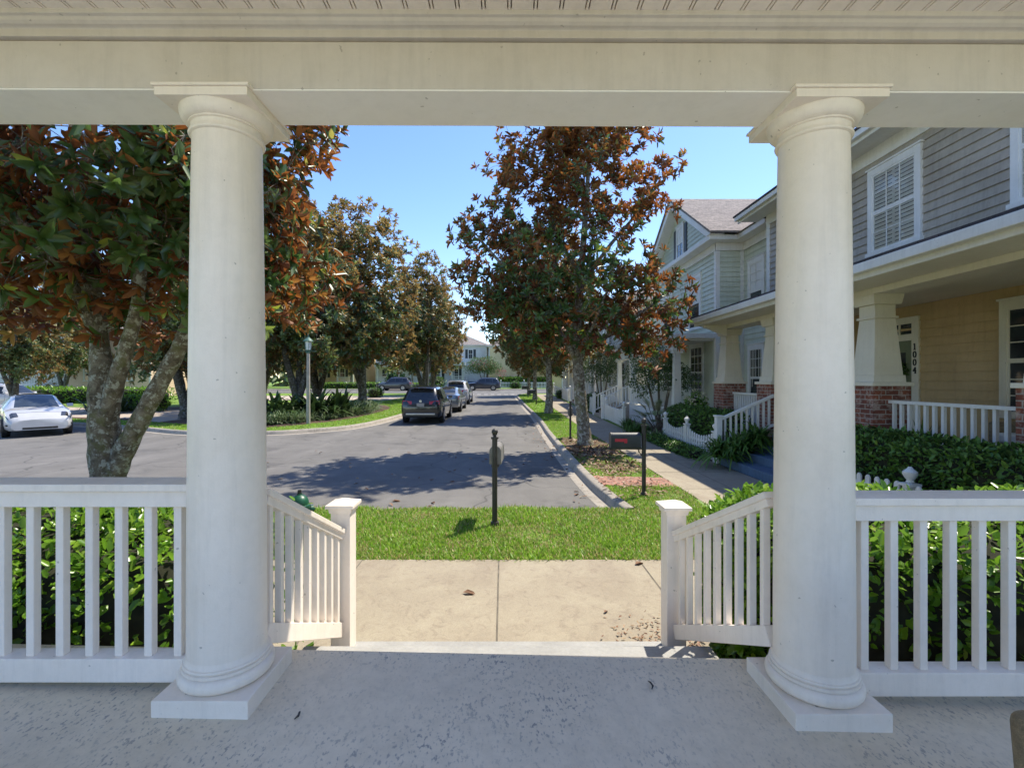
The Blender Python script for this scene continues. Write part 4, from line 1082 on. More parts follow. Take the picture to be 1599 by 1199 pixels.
def simple_house(name, label, x0, x1, y0, y1, z0, h, siding_m, front='-y', roofh=2.4, over=0.4, roofm=None, wins=(), porch=None, hip=True, shutters=False, side_wins=()):
    """a complete far house: lapped walls, hip roof, windows on the street front"""
    t = thing(name, label, 'house', ((x0+x1)/2,(y0+y1)/2,z0))
    b = MB(); b.box(x0+0.02,x1-0.02,y0+0.02,y1-0.02,z0-0.3,z0+h); b.build('wall', siding_m, t)
    if front == '-y': F = frame((0,y0,0),(1,0,0),(0,-1,0)); ua, ub = x0, x1
    elif front == '-x': F = frame((x0,0,0),(0,1,0),(-1,0,0)); ua, ub = y0, y1
    else: F = frame((x1,0,0),(0,1,0),(1,0,0)); ua, ub = y0, y1
    b = MB(); b.siding(F,ua,ub,z0,z0+h-0.05,0.2,0.018)
    if front == '-x': b.siding(frame((0,y0,0),(1,0,0),(0,-1,0)),x0,x1,z0,z0+h-0.05,0.2,0.018)
    if front in ('-y',): b.siding(frame((x1,0,0),(0,1,0),(1,0,0)),y0,y1,z0,z0+h-0.05,0.2,0.018); b.siding(frame((x0,0,0),(0,1,0),(-1,0,0)),y0,y1,z0,z0+h-0.05,0.2,0.018)
    b.build('siding', siding_m, t, recalc=False)
    b = MB(); b.fbox(F,ua-0.02,ua+0.14,z0,z0+h-0.3,-0.02,0.04); b.fbox(F,ub-0.14,ub+0.02,z0,z0+h-0.3,-0.02,0.04); b.fbox(F,ua-0.02,ub+0.02,z0+h-0.299,z0+h,-0.02,0.045)
    b.box(x0-over,x1+over,y0-over,y1+over,z0+h+0.001,z0+h+0.16); b.build('eave', M['trim_white'], t)
    a = min(x1-x0, y1-y0)/2+over; zt = z0+h+0.161
    X0,X1,Y0_,Y1_ = x0-over-0.05,x1+over+0.05,y0-over-0.05,y1+over+0.05
    b = MB()
    if x1-x0 > y1-y0: r0, r1 = (X0+a,(Y0_+Y1_)/2,zt+roofh),(X1-a,(Y0_+Y1_)/2,zt+roofh)
    else: r0, r1 = ((X0+X1)/2,Y0_+a,zt+roofh),((X0+X1)/2,Y1_-a,zt+roofh)
    c = [(X0,Y0_,zt),(X1,Y0_,zt),(X1,Y1_,zt),(X0,Y1_,zt)]
    if x1-x0 > y1-y0: b.add(c+[r0,r1], [(0,1,5,4),(1,2,5),(2,3,4,5),(3,0,4),(3,2,1,0)])
    else: b.add(c+[r0,r1], [(0,1,4),(1,2,5,4),(2,3,5),(3,0,4,5),(3,2,1,0)])
    b.build('roof', roofm or M['shingle'], t)
    for (u0,u1,v0,v1) in wins:
        window(t, F, u0, u1, v0, v1, 2, 2, 0.1, 'dark')
        if shutters: shutter_pair(t, F, u0, u1, v0+0.05, v1-0.05, 0.42)
    if porch:
        (p0,p1,depth,zf,zc,n) = porch
        P = lambda u, n_: F[0]+F[1]*u+F[2]*n_
        b = MB(); b.fbox(F,p0,p1,z0-0.2,zf,0.02,depth); b.build('porch_floor', M['white_wood'], t)
        b = MB(); b.fbox(F,p0-0.2,p1+0.2,zc,zc+0.5,0.05,depth+0.2); b.build('porch_roof', M['trim_white'], t)
        for i in range(n):
            u = p0+0.2+(p1-p0-0.4)*i/(n-1); c = P(u, depth-0.2)
            b = MB(); b.frustum(c.x,c.y,0.24,0.24,0.20,0.20,zf+0.001,zc-0.001); b.build('porch_post', M['trim_white'], t)
        for i in range(n-1):
            if i == n//2 - (1 if n % 2 == 0 else 0) and n > 2: continue
            a_ = P(p0+0.2+(p1-p0-0.4)*i/(n-1)+0.1, depth-0.2); c_ = P(p0+0.2+(p1-p0-0.4)*(i+1)/(n-1)-0.1, depth-0.2)
            rail_run(t, (a_.x,a_.y,zf),(c_.x,c_.y,zf),0.9,12)
    return t
h3 = simple_house('house', 'cream house with white front stairs behind the street trees on the right', 7.0, 15, 26.6, 35.5, gz(30)+0.12, 6.3, M['cream_siding'], '-x',
    wins=[(27.6,28.6,1.6,3.2),(31.0,32.0,1.6,3.2),(27.6,28.6,4.4,5.9),(31.0,32.0,4.4,5.9),(33.4,34.4,4.4,5.9)], porch=(28.6,35.2,1.2,1.05,3.7,4))
stairs(h3, 4.75, 5.9, 32.6, 34.6, gz(33)+0.12, 1.05)
h4 = simple_house('house', 'white house with railed porch near the far end of the sidewalk', 6.8, 15, 39.0, 47.5, gz(43)+0.12, 6.0, M['white_siding'], '-x',
    wins=[(40,41,1.9,3.3),(44.5,45.5,4.6,6.0),(40,41,4.6,6.0)], porch=(39.5,47,1.3,1.35,3.9,4))
zf_ = gz(75)+0.13
h5 = simple_house('house', 'white house with dark shutters facing down the street, crape myrtle in front', -13.2, -3.4, 78.5, 88, zf_, 6.9, M['white_siding'], '-y',
    wins=[(-11.9,-11.0,5.7,7.3),(-9.2,-8.3,5.7,7.3),(-6.6,-5.7,5.7,7.3),(-11.9,-11.0,2.2,4.1),(-9.0,-8.1,2.2,4.1)], porch=(-12.9,-7.0,2.2,zf_+0.95,zf_+3.6,4), shutters=True)
b = MB()
for i in range(6): b.box(-6.6,-4.6,76.0+0.30*i,78.45,zf_-0.1,zf_+0.16*(i+1))
b.build('steps', M['blue_step'], h5)
for x in (-6.7,-4.5):
    b = MB(); b.hexa([(x-0.1,75.9,zf_-0.1),(x+0.1,75.9,zf_-0.1),(x+0.1,78.4,zf_-0.1),(x-0.1,78.4,zf_-0.1)],[(x-0.1,75.9,zf_+0.9),(x+0.1,75.9,zf_+0.9),(x+0.1,78.4,zf_+1.9),(x-0.1,78.4,zf_+1.9)]); b.build('stair_wall', M['trim_white'], h5)
h6 = simple_house('house', 'yellow sided house with blank wall at the end of the street', -3.0, 9.0, 76.0, 86, zf_, 6.6, M['yellow_siding'], '-y', roofh=3.0)
h7 = simple_house('house', 'white house with railed porch behind the parked white sedan', -54, -40.6, 43, 54, gz(45)+0.12, 6.0, M['white_siding'], '-y',
    wins=[(-51,-50,2.2,3.7),(-48,-47,2.2,3.7),(-44,-43,2.2,3.7),(-50,-49,5.1,6.4),(-45,-44,5.1,6.4)], porch=(-53,-41.2,1.8,1.6,4.2,5))
h8 = simple_house('house', 'peach sided house half hidden by the forked magnolia', -40, -32.4, 42.5, 52, gz(45)+0.12, 6.0, M['pink_siding'], '-y',
    wins=[(-38.5,-37.5,2.0,3.5),(-35,-34,2.0,3.5)])
h9 = simple_house('house', 'pale yellow house with white posts behind the left street trees', -36, -24, 78, 88, zf_, 6.4, M['yellow_siding'], '-y',
    wins=[(-34,-33,2.5,4.1),(-31,-30,2.5,4.1),(-28,-27,2.5,4.1),(-33,-32,5.5,7.0),(-28,-27,5.5,7.0)], porch=(-35.5,-25,1.8,zf_+0.8,zf_+3.5,5), shutters=True)
h10 = simple_house('house', 'white house behind the dark parked car at the far left crossing', -22.5, -14.6, 80, 89, zf_, 6.6, M['white_siding'], '-y',
    wins=[(-21.5,-20.5,2.4,4.0),(-18.4,-17.4,2.4,4.0),(-21,-20,5.4,6.9),(-17,-16,5.4,6.9)], porch=(-22,-15,1.6,zf_+0.8,zf_+3.4,4))
h11 = simple_house('house', 'small white house far down the crossing on the right', 11, 20, 77, 86, zf_, 6.0, M['white_siding'], '-y', wins=[(12.5,13.5,2.2,3.8),(16,17,2.2,3.8)])
# ------------------------------------------------------------------ trees
rg = np.random.default_rng(21)
t = thing('magnolia_tree', 'large magnolia with forked lichen grey trunk behind the left porch railing', 'tree', (-5.1,6.0,0.11))
limbs = [
 ([(-5.08,6.0,0.02),(-5.09,6.0,0.35),(-5.12,6.0,0.75),(-5.16,6.0,1.25),(-5.20,6.0,1.85),(-5.27,6.05,2.5),(-5.40,6.1,3.3),(-5.6,6.2,4.6),(-5.5,6.3,6.6)], [0.27,0.205,0.185,0.18,0.145,0.105,0.085,0.06,0.03]),
 ([(-5.10,6.0,0.70),(-4.95,5.98,1.05),(-4.72,5.97,1.48),(-4.45,5.98,2.0),(-4.15,6.0,2.6),(-3.85,6.0,3.5),(-3.65,5.95,4.7),(-3.5,5.9,6.2)], [0.14,0.13,0.112,0.102,0.093,0.07,0.05,0.03]),
 ([(-5.15,5.98,1.30),(-5.03,5.93,1.75),(-4.90,5.88,2.1),(-4.74,5.85,2.55),(-4.58,5.8,3.05),(-4.35,5.6,4.2),(-4.2,5.5,6.0)], [0.12,0.105,0.092,0.082,0.07,0.05,0.03]),
 ([(-5.28,6.05,2.55),(-5.45,5.92,3.15),(-5.55,5.65,3.65),(-5.68,5.25,4.0),(-6.0,4.95,4.3)], [0.075,0.065,0.055,0.045,0.03]),
 ([(-5.4,6.1,3.2),(-6.1,6.2,3.7),(-7.1,6.2,4.1),(-8.0,6.1,4.9)], [0.07,0.06,0.045,0.02]),
]
blobs = [(-5.3,6.0,5.3,2.9,2.5,2.3),(-6.9,5.8,4.1,1.8,1.5,1.1),(-3.75,6.3,3.55,1.15,1.4,0.95),(-3.65,6.3,5.3,0.95,1.3,1.9),(-3.3,6.2,5.9,0.9,1.1,1.2),(-4.9,6.0,7.6,2.2,2.2,1.7),(-5.0,5.3,4.2,1.7,1.3,1.0),(-5.2,7.2,3.3,1.4,1.2,0.9),(-3.7,7.3,3.75,1.0,1.2,1.0),(-3.35,6.8,4.5,0.8,1.1,1.1),(-6.2,6.6,3.6,1.7,1.3,0.8),(-4.6,5.2,3.9,1.2,1.0,0.8)]
magnolia(t, limbs, blobs, 540, 6, 9, 0.195, rg, M['magnolia'], 0.45, 0.35, 0.55)

t = thing('magnolia_tree', 'tall rust leaved magnolia between the kerb and the sidewalk, red flagged mailbox in front', 'tree', (2.32,14.0,0.12))
limbs = [
 ([(2.36,14.0,0.0),(2.31,14.0,0.35),(2.26,14.0,0.9),(2.16,14.0,1.9),(2.10,14.0,2.8),(2.15,14.05,4.2),(2.3,14.1,6.2),(2.45,14.15,8.3),(2.5,14.2,10.6)], [0.30,0.225,0.195,0.18,0.165,0.13,0.095,0.06,0.02]),
 ([(2.12,14.0,2.6),(1.5,13.7,3.5),(0.7,13.5,4.5),(-0.2,13.3,5.4),(-0.9,13.2,6.2)], [0.085,0.075,0.06,0.045,0.02]),
 ([(2.12,14.0,2.75),(3.0,13.85,3.4),(3.9,13.8,4.0),(4.8,13.7,4.7)], [0.085,0.07,0.05,0.02]),
 ([(2.2,14.05,4.8),(3.0,14.2,6.0),(4.0,14.3,7.2),(4.6,14.3,8.2)], [0.07,0.055,0.04,0.02]),
 ([(2.2,14.05,5.2),(1.5,14.2,6.5),(1.0,14.3,8.0)], [0.06,0.045,0.02]),
 ([(2.12,14.0,2.9),(2.4,13.0,3.6),(2.6,12.2,4.4)], [0.06,0.045,0.02]),
]
blobs = [(0.55,13.6,5.2,1.95,1.9,1.9),(-0.35,13.5,5.9,1.2,1.2,1.2),(0.9,13.7,3.6,1.35,1.4,0.9),(2.6,14.2,8.6,2.1,2.0,2.3),(1.1,14.2,8.4,1.7,1.6,2.0),(4.3,14.2,7.9,1.2,1.2,0.85),(3.95,13.7,4.25,1.45,1.6,1.45),(2.5,13.3,5.0,1.7,1.5,1.8),(4.35,13.6,3.0,1.0,1.1,0.7),(2.9,13.7,3.3,1.2,1.3,0.6),(3.3,13.6,4.4,1.3,1.4,1.2),(-0.1,13.5,4.4,1.2,1.2,1.0),(2.4,14.2,10.9,1.9,1.9,1.7)]
magnolia(t, limbs, blobs, 560, 6, 9, 0.20, rg, M['magnolia'], 0.40, 0.3, 0.6)

def mid_tree(name, label, group, seed, multi):
    r = np.random.default_rng(seed)
    t = thing(name, label, 'tree', (0,0,0), group, local=True)
    if multi:
        limbs = [([(0,0,-0.1),(0.02,0,0.3),(0.0,0,0.7),(-0.25,0.05,1.6),(-0.55,0.1,3.0),(-0.6,0.2,5.0),(-0.4,0.2,7.5)], [0.33,0.25,0.2,0.15,0.12,0.08,0.03]),
                 ([(0.0,0,0.6),(0.25,-0.05,1.4),(0.6,-0.1,2.6),(1.0,-0.2,4.4),(1.2,-0.2,6.4)], [0.17,0.15,0.12,0.08,0.03]),
                 ([(0,0,0.7),(0.05,0.25,1.7),(0.1,0.7,3.2),(0.3,1.0,5.2),(0.3,0.9,8.8)], [0.15,0.13,0.10,0.07,0.02])]
        blobs = [(0,0,5.6,2.9,2.8,2.6),(0.2,0.2,8.2,1.8,1.8,2.1),(-1.2,-0.6,4.0,1.7,1.7,1.2),(1.5,-0.3,4.0,1.7,1.7,1.1),(0.2,1.4,3.9,1.7,1.6,1.1),(-1.9,0.3,2.8,1.4,1.4,0.8),(1.9,0.2,2.8,1.4,1.4,0.85),(0.4,-1.7,2.8,1.6,1.4,0.9)]
    else:
        limbs = [([(0,0,-0.1),(0,0,0.3),(0.03,0,1.0),(0.0,0.03,2.4),(-0.05,0.05,4.2),(0.1,0.1,6.6),(0.1,0.0,9.0)], [0.28,0.2,0.165,0.14,0.11,0.07,0.02]),
                 ([(0,0,2.2),(-0.7,-0.1,3.1),(-1.5,-0.2,4.1),(-2.2,-0.2,5.0)], [0.08,0.065,0.045,0.02]),
                 ([(0,0,2.3),(0.8,0.2,3.1),(1.6,0.2,4.2)], [0.08,0.065,0.03])]
        blobs = [(0,0,5.0,2.7,2.6,2.5),(0.1,0,7.6,1.7,1.7,2.0),(-1.4,-0.2,3.7,1.5,1.5,1.1),(1.3,0.2,3.6,1.5,1.5,1.1)]
    magnolia(t, limbs, blobs, 380, 7, 8, 0.235, r, M['magnolia_far'], 0.45, 0.35, 0.7, M['bark_shaded'] if multi else M['bark'])
    return t
ta = mid_tree('magnolia_tree', 'multi stemmed magnolia behind the street lamp on the left island', 'magnolias on the left island', 5, True)
tb = mid_tree('magnolia_tree', 'straight trunked magnolia second along the right kerb', 'magnolias along the right kerb', 6, False)
def plant(src, x, y, s, rz, label=None, first=False, zs=None, group=None):
    o = src if first else copy_tree(src)
    o.location = (x, y, gz(y)+0.12); o.rotation_euler = (0,0,rz); o.scale = (s,s,zs or s)
    if label: o['label'] = label
    if group: o['group'] = group
    return o
plant(ta, -11.3, 25.2, 1.2, 0.4, None, True)
plant(ta, -8.85, 28.6, 1.28, 2.1, 'multi stemmed magnolia at the liriope border end, beside the parked black SUV')
plant(ta, -7.0, 39.0, 1.22, 3.9, 'magnolia further down the left kerb, behind the slim second lamp post')
plant(ta, -7.6, 47.5, 1.12, 5.2, 'last magnolia on the left kerb before the crossing')
plant(ta, -15.6, 22.6, 0.98, 1.2, 'magnolia on the island seen through the fork of the big left trunk')
plant(ta, -27.4, 26.0, 0.86, 2.8, 'low branching magnolia behind the white sedan')
plant(ta, -12.2, 30.0, 1.2, 0.9, 'magnolia deep in the left island between the street lamps')
plant(ta, -20.0, 30.0, 1.15, 4.4, 'magnolia at the back of the left island near the driveway')
plant(ta, -17.5, 33.5, 1.2, 3.3, 'magnolia behind the left porch column at the back of the island')
plant(tb, 2.30, 25.8, 1.12, 0.3, None, True)
plant(tb, 2.30, 38.6, 1.0, 2.2, 'pale trunked magnolia third along the right kerb')
plant(tb, 2.2, 47.6, 0.95, 4.0, 'farthest magnolia at the end of the right kerb')
G2 = 'trees beyond the crossing'
plant(tb, -14.5, 71.5, 1.0, 1.0, 'tree across the far crossing behind the dark parked car', group=G2)
plant(tb, -24.0, 72.0, 1.1, 5.0, 'tree across the far crossing in front of the pale yellow house', group=G2)
for i,(x_,y_,s_) in enumerate([(-31,73,1.1),(-38,72.5,1.2),(-47,74,1.1),(-56,72,1.2),(-29.5,56,1.1),(-44,60,1.2)]):
    plant([ta,tb][i%2], x_, y_, s_, i*1.3, 'tree far off on the left, past the driveway and the left island', group='distant trees on the left')
plant(tb, 6.5, 72.5, 1.0, 3.0, 'tree across the far crossing beside the white picket fence', group=G2)
plant(ta, -38, 40, 1.0, 0.2, 'tree in the yard of the white house behind the sedan', group='yard trees')

def small_tree(name, label, x, y, z, stems, blobs, n, L, matl, seed, extra=None):
    r = np.random.default_rng(seed)
    t = thing(name, label, 'tree', (x,y,z))
    lim = [([(x+a*s, y+b*s, z+c*s) for s in (0,0.25,0.5,0.75,1.0)], [w,w*0.85,w*0.7,w*0.5,w*0.25]) for a,b,c,w in stems]
    B = [(x+a,y+b,z+c,d,e,f) for a,b,c,d,e,f in blobs]
    P,_ = in_blobs(B, 60, r, 0.3)
    grow(lim, P, r, 0.005, 7).build('trunk', M['twig'], t, smooth=True, recalc=False)
    P,d = in_blobs(B, n, r, 0.45)
    V,F = leaves(P, rnd_dir(n,r)+np.array([[0,0,-0.2]]), nrm(rnd_dir(n,r)*0.7+np.array([[0,0,0.8]])), L*r.uniform(0.6,1.2,n), L*0.45, 0.2, 0.1)
    np_mesh('crown', V, F, np.repeat(r.random(n)*0.75,6), matl, t)
    if extra:
        bb, k, m2, nm = extra
        P,d = in_blobs([(x+a,y+b,z+c,dd,e,f) for a,b,c,dd,e,f in bb], k, r, 0.2)
        V,F = leaves(P, rnd_dir(k,r), rnd_dir(k,r), L*0.8, L*0.5, 0.2, 0.1)
        np_mesh(nm, V, F, np.repeat(r.random(k),6), m2, t)
    return t
small_tree('crape_myrtle', 'pale green crape myrtle with pink blossom in front of the white shuttered house', -3.6, 72.5, gz(72)+0.13,
    [(-0.9,0,3.0,0.10),(0.7,0.2,3.2,0.10),(0.1,-0.4,3.6,0.10)], [(0,0,3.6,2.5,2.2,1.3),(-1.3,0,2.9,1.6,1.5,0.9),(1.1,0,3.0,1.6,1.5,0.9)], 5200, 0.2, M['crape'], 31,
    ([(2.7,-0.3,2.3,0.9,0.8,0.8),(-0.3,-0.6,3.5,1.8,1.0,1.0)], 330, M['pink'], 'blossom'))
small_tree('ligustrum_tree', 'multi stemmed small tree beside the green house porch, fan palm below', 5.75, 17.6, 0.13,
    [(-0.55,0.1,2.3,0.06),(0.5,-0.2,2.4,0.055),(0.05,0.4,2.6,0.06),(0.15,-0.5,1.7,0.04)], [(-0.2,0,2.65,0.95,0.9,0.65),(0.5,-0.2,2.0,0.85,0.8,0.6),(-0.6,0.2,1.9,0.6,0.6,0.6)], 4600, 0.10, M['crape'], 32)
small_tree('ligustrum_tree', 'leafy small tree left of the white stairs, beyond the magnolia trunk', 5.5, 27.2, gz(27)+0.13,
    [(-0.4,0.1,2.4,0.06),(0.4,-0.2,2.5,0.06),(0.0,0.4,2.8,0.06)], [(0,0,3.0,1.25,1.2,0.9),(-0.6,0,2.2,0.8,0.8,0.7),(0.6,-0.2,2.2,0.8,0.8,0.6)], 4200, 0.11, M['crape'], 33)

# ------------------------------------------------------------------ hedges, shrubs, strap-leaved plants
rg = np.random.default_rng(41)
hedge('hedge', -7.5,-1.48,2.40,3.22,0.10,1.27, 40000, 0.060, rg, M['hedge'], 'bright green clipped hedge below the porch, left of the steps', 'hedge', wr=0.55, e=8, front=0.14, core=0.9, keep=lambda P: rg.random(len(P)) < np.clip(0.22+1.2*(P[:,2]-0.62), 0.22, 1))  # leaves thinned low down, baring the near-black core as shade
hedge('hedge', 1.28,7.2,2.45,3.36,0.10,1.28, 40000, 0.062, rg, M['hedge'], 'clipped hedge below the porch, right of the steps', 'hedge', wr=0.55, e=8, front=0.12, core=0.9, keep=lambda P: rg.random(len(P)) < np.clip(0.22+1.2*(P[:,2]-0.72), 0.22, 1))  # lower leaves thinned here too, so the dark core reads as shade
hedge('shrub', 1.36,2.05,2.80,3.40,0.10,1.25, 4200, 0.075, rg, M['hedge'], 'sunlit lime green bush behind the right stair railing', 'shrub', wr=0.55, e=4, core=0.85)
hedge('hedge', 5.12,6.10,3.4,8.05,0.12,1.27, 17000, 0.075, rg, M['hedge_dark'], 'dark clipped hedge under the porch railing of house 1004', 'hedge', wr=0.5, e=6)
hedge('hedge', 5.25,6.12,11.3,16.0,0.12,1.22, 9000, 0.085, rg, M['hedge_dark'], 'dark clipped hedge behind the scalloped picket fence', 'hedge', wr=0.5, e=6)
hedge('hedge', 4.42,4.86,11.1,15.4,0.10,0.34, 4200, 0.07, rg, M['hedge_dark'], 'low creeping hedge at the foot of the scalloped picket fence', 'hedge', wr=0.5, e=4)
h = hedge('flowering_shrub', 5.85,6.5,14.9,15.7,0.12,1.62, 1500, 0.09, rg, M['hedge'], 'cream flowering shrub beside the far brick pier', 'shrub', e=2.5)
k = 260; q, nn = superpts(k, (0.34,0.42,0.72), 2.5, rg, 0.05)
V,F = leaves(q+np.array([[6.17,15.3,0.92]])+np.array([[0,0,0.06]]), rnd_dir(k,rg)+nn, nn, 0.10, 0.06, 0.1, 0)
np_mesh('blossom', V, F, np.repeat(rg.random(k),6), M['white_flower'], h)
def shrub(x, y, w, hgt, matl, label, n=900, L=0.1, group=None):
    z = gz(y)+0.12
    return hedge('shrub', x-w/2,x+w/2,y-w/2,y+w/2,z,z+hgt, n, L, rg, matl, label, 'shrub', group, e=2.4)
shrub(5.0, 27.0, 1.1, 1.05, M['liriope'], 'grey green mounded shrub left of the white stairs', 1300, 0.11)
shrub(4.75, 40.5, 1.1, 0.7, M['hedge_dark'], 'small round shrub far along the sidewalk', 500, 0.13)
shrub(-16.3, 68.5, 3.0, 2.3, M['hedge_dark'], 'tall rounded dark shrub across the far crossing', 1200, 0.22)
shrub(-11.6, 74.2, 3.6, 1.7, M['hedge_dark'], 'wide dark shrub under the railed porch of the far white house', 1200, 0.22)
shrub(-11.9, 42.2, 1.5, 0.9, M['hedge_dark'], 'small round shrub beside the concrete path on the left island', 700, 0.14)
hedge('hedge', -2.2,7.0,73.4,75.0,gz(74)+0.1,gz(74)+1.75, 5200, 0.2, rg, M['hedge'], 'yellow green hedge along the yellow house at the end of the street', 'hedge', e=5)
shrub(1.2, 66.2, 1.6, 1.0, M['hedge_dark'], 'dark shrub in front of the far white picket fence', 600, 0.16)
shrub(-20.5, 27.0, 1.6, 1.0, M['hedge'], 'lime green shrub beside the pale driveway', 900, 0.15)
shrub(-22.2, 27.4, 1.6, 0.9, M['hedge'], 'lime green shrub behind the white sedan', 900, 0.15)
hedge('hedge', -40,-24,34.0,35.5,gz(35)+0.1,gz(35)+1.2, 5000, 0.2, rg, M['hedge'], 'lime green hedge in front of the houses behind the sedan', 'hedge', e=5)
hedge('hedge', -30,-10,66.0,67.2,gz(67)+0.1,gz(67)+0.9, 4000, 0.22, rg, M['hedge'], 'long low hedge across the far crossing', 'hedge', e=5)

PG = 'cast iron style broad leaved plants on the left island'
for i,(x,y,s,lb) in enumerate([(-10.6,21.4,1.0,'dark broad leaved plant at the left end of the liriope border'),(-9.3,22.6,1.1,'dark broad leaved plant just right of the street lamp'),(-8.6,23.8,1.15,'dark broad leaved plant left of the forked island magnolia'),(-11.8,22.2,1.0,'dark broad leaved plant behind the left porch column'),(-9.9,22.9,0.95,'dark broad leaved plant directly behind the street lamp')]):
    strap_plant('broad_leaved_plant', x, y, gz(y)+0.12, 70, 2.2*s, 0.25, 0.55, rg, M['bird'], lb, 'plant', PG, (0.7,1.45), 0.22)
for (x,y,s,lb) in [(-23.2,26.2,1.2,'spiky dark cycad behind the white sedan'),(-21.4,25.9,1.3,'spiky cycad beside the pale driveway')]:
    strap_plant('cycad', x, y, gz(y)+0.2, 80, 1.3*s, 0.09, 0.5, rg, M['bird'], lb, 'plant', None, (0.3,1.4), 0.1)
# liriope edging
def inside(poly, x, y):
    r = np.zeros(len(x), bool); j = len(poly)-1
    for i in range(len(poly)):
        xi, yi = poly[i]; xj, yj = poly[j]
        if yi != yj:
            c = ((yi > y) != (yj > y)) & (x < (xj-xi)*(y-yi)/(yj-yi)+xi); r ^= c
        j = i
    return r
band = [(-12.6,19.9),(-10.2,19.7),(-9.1,20.7),(-8.2,22.6),(-7.75,24.8),(-7.8,28.6),(-9.0,30.0),(-9.4,25.5),(-10.6,22.4),(-12.6,21.6)]
cx = rg.uniform(-13,-7.5,900); cy = rg.uniform(19.5,30,900); ok = inside(band,cx,cy); cx, cy = cx[ok][:260], cy[ok][:260]
n = len(cx)*34
base = np.stack([np.repeat(cx,34)+rg.normal(0,0.06,n), np.repeat(cy,34)+rg.normal(0,0.06,n), np.array([gz(v)+0.12 for v in np.repeat(cy,34)])],1)
V,F,T = blades(base, rg.uniform(0,2*PI,n), rg.uniform(0.5,1.4,n), rg.uniform(0.75,1.2,n), 0.036, rg.uniform(0.3,0.7,n), 4, rg)
tag(np_mesh('liriope_border', V, F, T, M['liriope']), 'grey green strappy liriope edging the mulch bed around the street lamp', 'ground cover', None, 'stuff')
# ferns by the blue steps, fan palm, strap grasses along the sidewalk
for x,y,z,L,lb in [(4.80,10.70,0.34,0.95,'arching fern at the foot of the blue steps'),(5.55,10.62,0.66,0.85,'arching fern beside the handrail of the blue steps'),(5.15,10.62,0.50,0.90,'arching fern low against the side of the blue steps')]:
    strap_plant('fern', x, y-0.25, z, 210, L, 0.062, 0.72, rg, M['fern'], lb, 'fern', 'ferns by the blue steps', (0.5,1.45), 0.09, 6)
p = thing('fan_palm', 'young fan palm with pale spiky fronds beside the sidewalk', 'palm', (5.15,16.2,0.13))
b = MB()
fr = []
for i in range(20):
    az = rg.uniform(0,2*PI); el = rg.uniform(0.15,1.35); Ls = rg.uniform(0.45,0.75)
    e = np.array([5.15+Ls*math.cos(az)*math.cos(el), 16.2+Ls*math.sin(az)*math.cos(el), 0.45+Ls*math.sin(el)])
    b.tube([(5.15,16.2,0.35),tuple(e)],[0.014,0.008],5,caps=False)
    m = 15; a2 = az+np.linspace(-1.15,1.15,m); 
    fr.append(blades(np.repeat(e[None],m,0), a2, el*0.7+0.25*np.cos(np.linspace(-1.5,1.5,m)), rg.uniform(0.42,0.62)*(0.75+0.25*np.cos(np.linspace(-1.4,1.4,m))), 0.034, rg.uniform(0.15,0.5), 4, rg, tint=np.full(m, rg.random())))
b.tube([(5.15,16.2,0.05),(5.15,16.2,0.45)],[0.10,0.07],8); b.build('trunk', M['twig'], p)
np_mesh('crown', *cat(*fr), M['palm'], p)
for x,y,L,lb in [(4.86,18.6,0.75,'dark grassy clump at the foot of the white stairs'),(5.05,17.5,0.7,'dark grassy clump left of the fan palm'),(4.62,17.2,0.5,'small grassy clump at the sidewalk edge by the fan palm')]:
    strap_plant('grassy_clump', x, y, gz(y)+0.12, 260, L, 0.02, 0.45, rg, M['fern'], lb, 'plant', 'grassy clumps by the sidewalk', (0.5,1.5), 0.13, 4)
strap_plant('young_palm', 4.75, 14.9, 0.2, 60, 0.75, 0.045, 0.6, rg, M['palm'], 'pale drooping palm leaves over the picket fence', 'plant', None, (0.4,1.2), 0.06, 5)
strap_plant('porch_plant', XB-0.35, 9.3, 0.85, 50, 0.6, 0.035, 0.35, rg, M['fern'], 'spiky potted plant beside the door of house 1004', 'plant', None, (0.7,1.5), 0.05, 5)

q_ = 9000; X_ = rg.uniform(-150,150,q_); Z_ = rg.uniform(0,1,q_)**0.8
P_ = np.stack([X_, 112+rg.normal(0,2.5,q_)+0.02*np.abs(X_), 0.4+Z_*(8.0+2.2*np.sin(X_*0.21)+1.6*np.sin(X_*0.53+1)+1.2*np.sin(X_*1.3))],1)
V,F = leaves(P_, rnd_dir(q_,rg), nrm(rnd_dir(q_,rg)+np.array([[0,-0.6,0.6]])), rg.uniform(1.2,2.4,q_), 1.1, 0.3, 0.2)
tag(np_mesh('woods', V, F, np.repeat(rg.random(q_)*0.8,6), M['magnolia_far']), 'distant line of trees behind the far houses', 'trees', None, 'stuff')
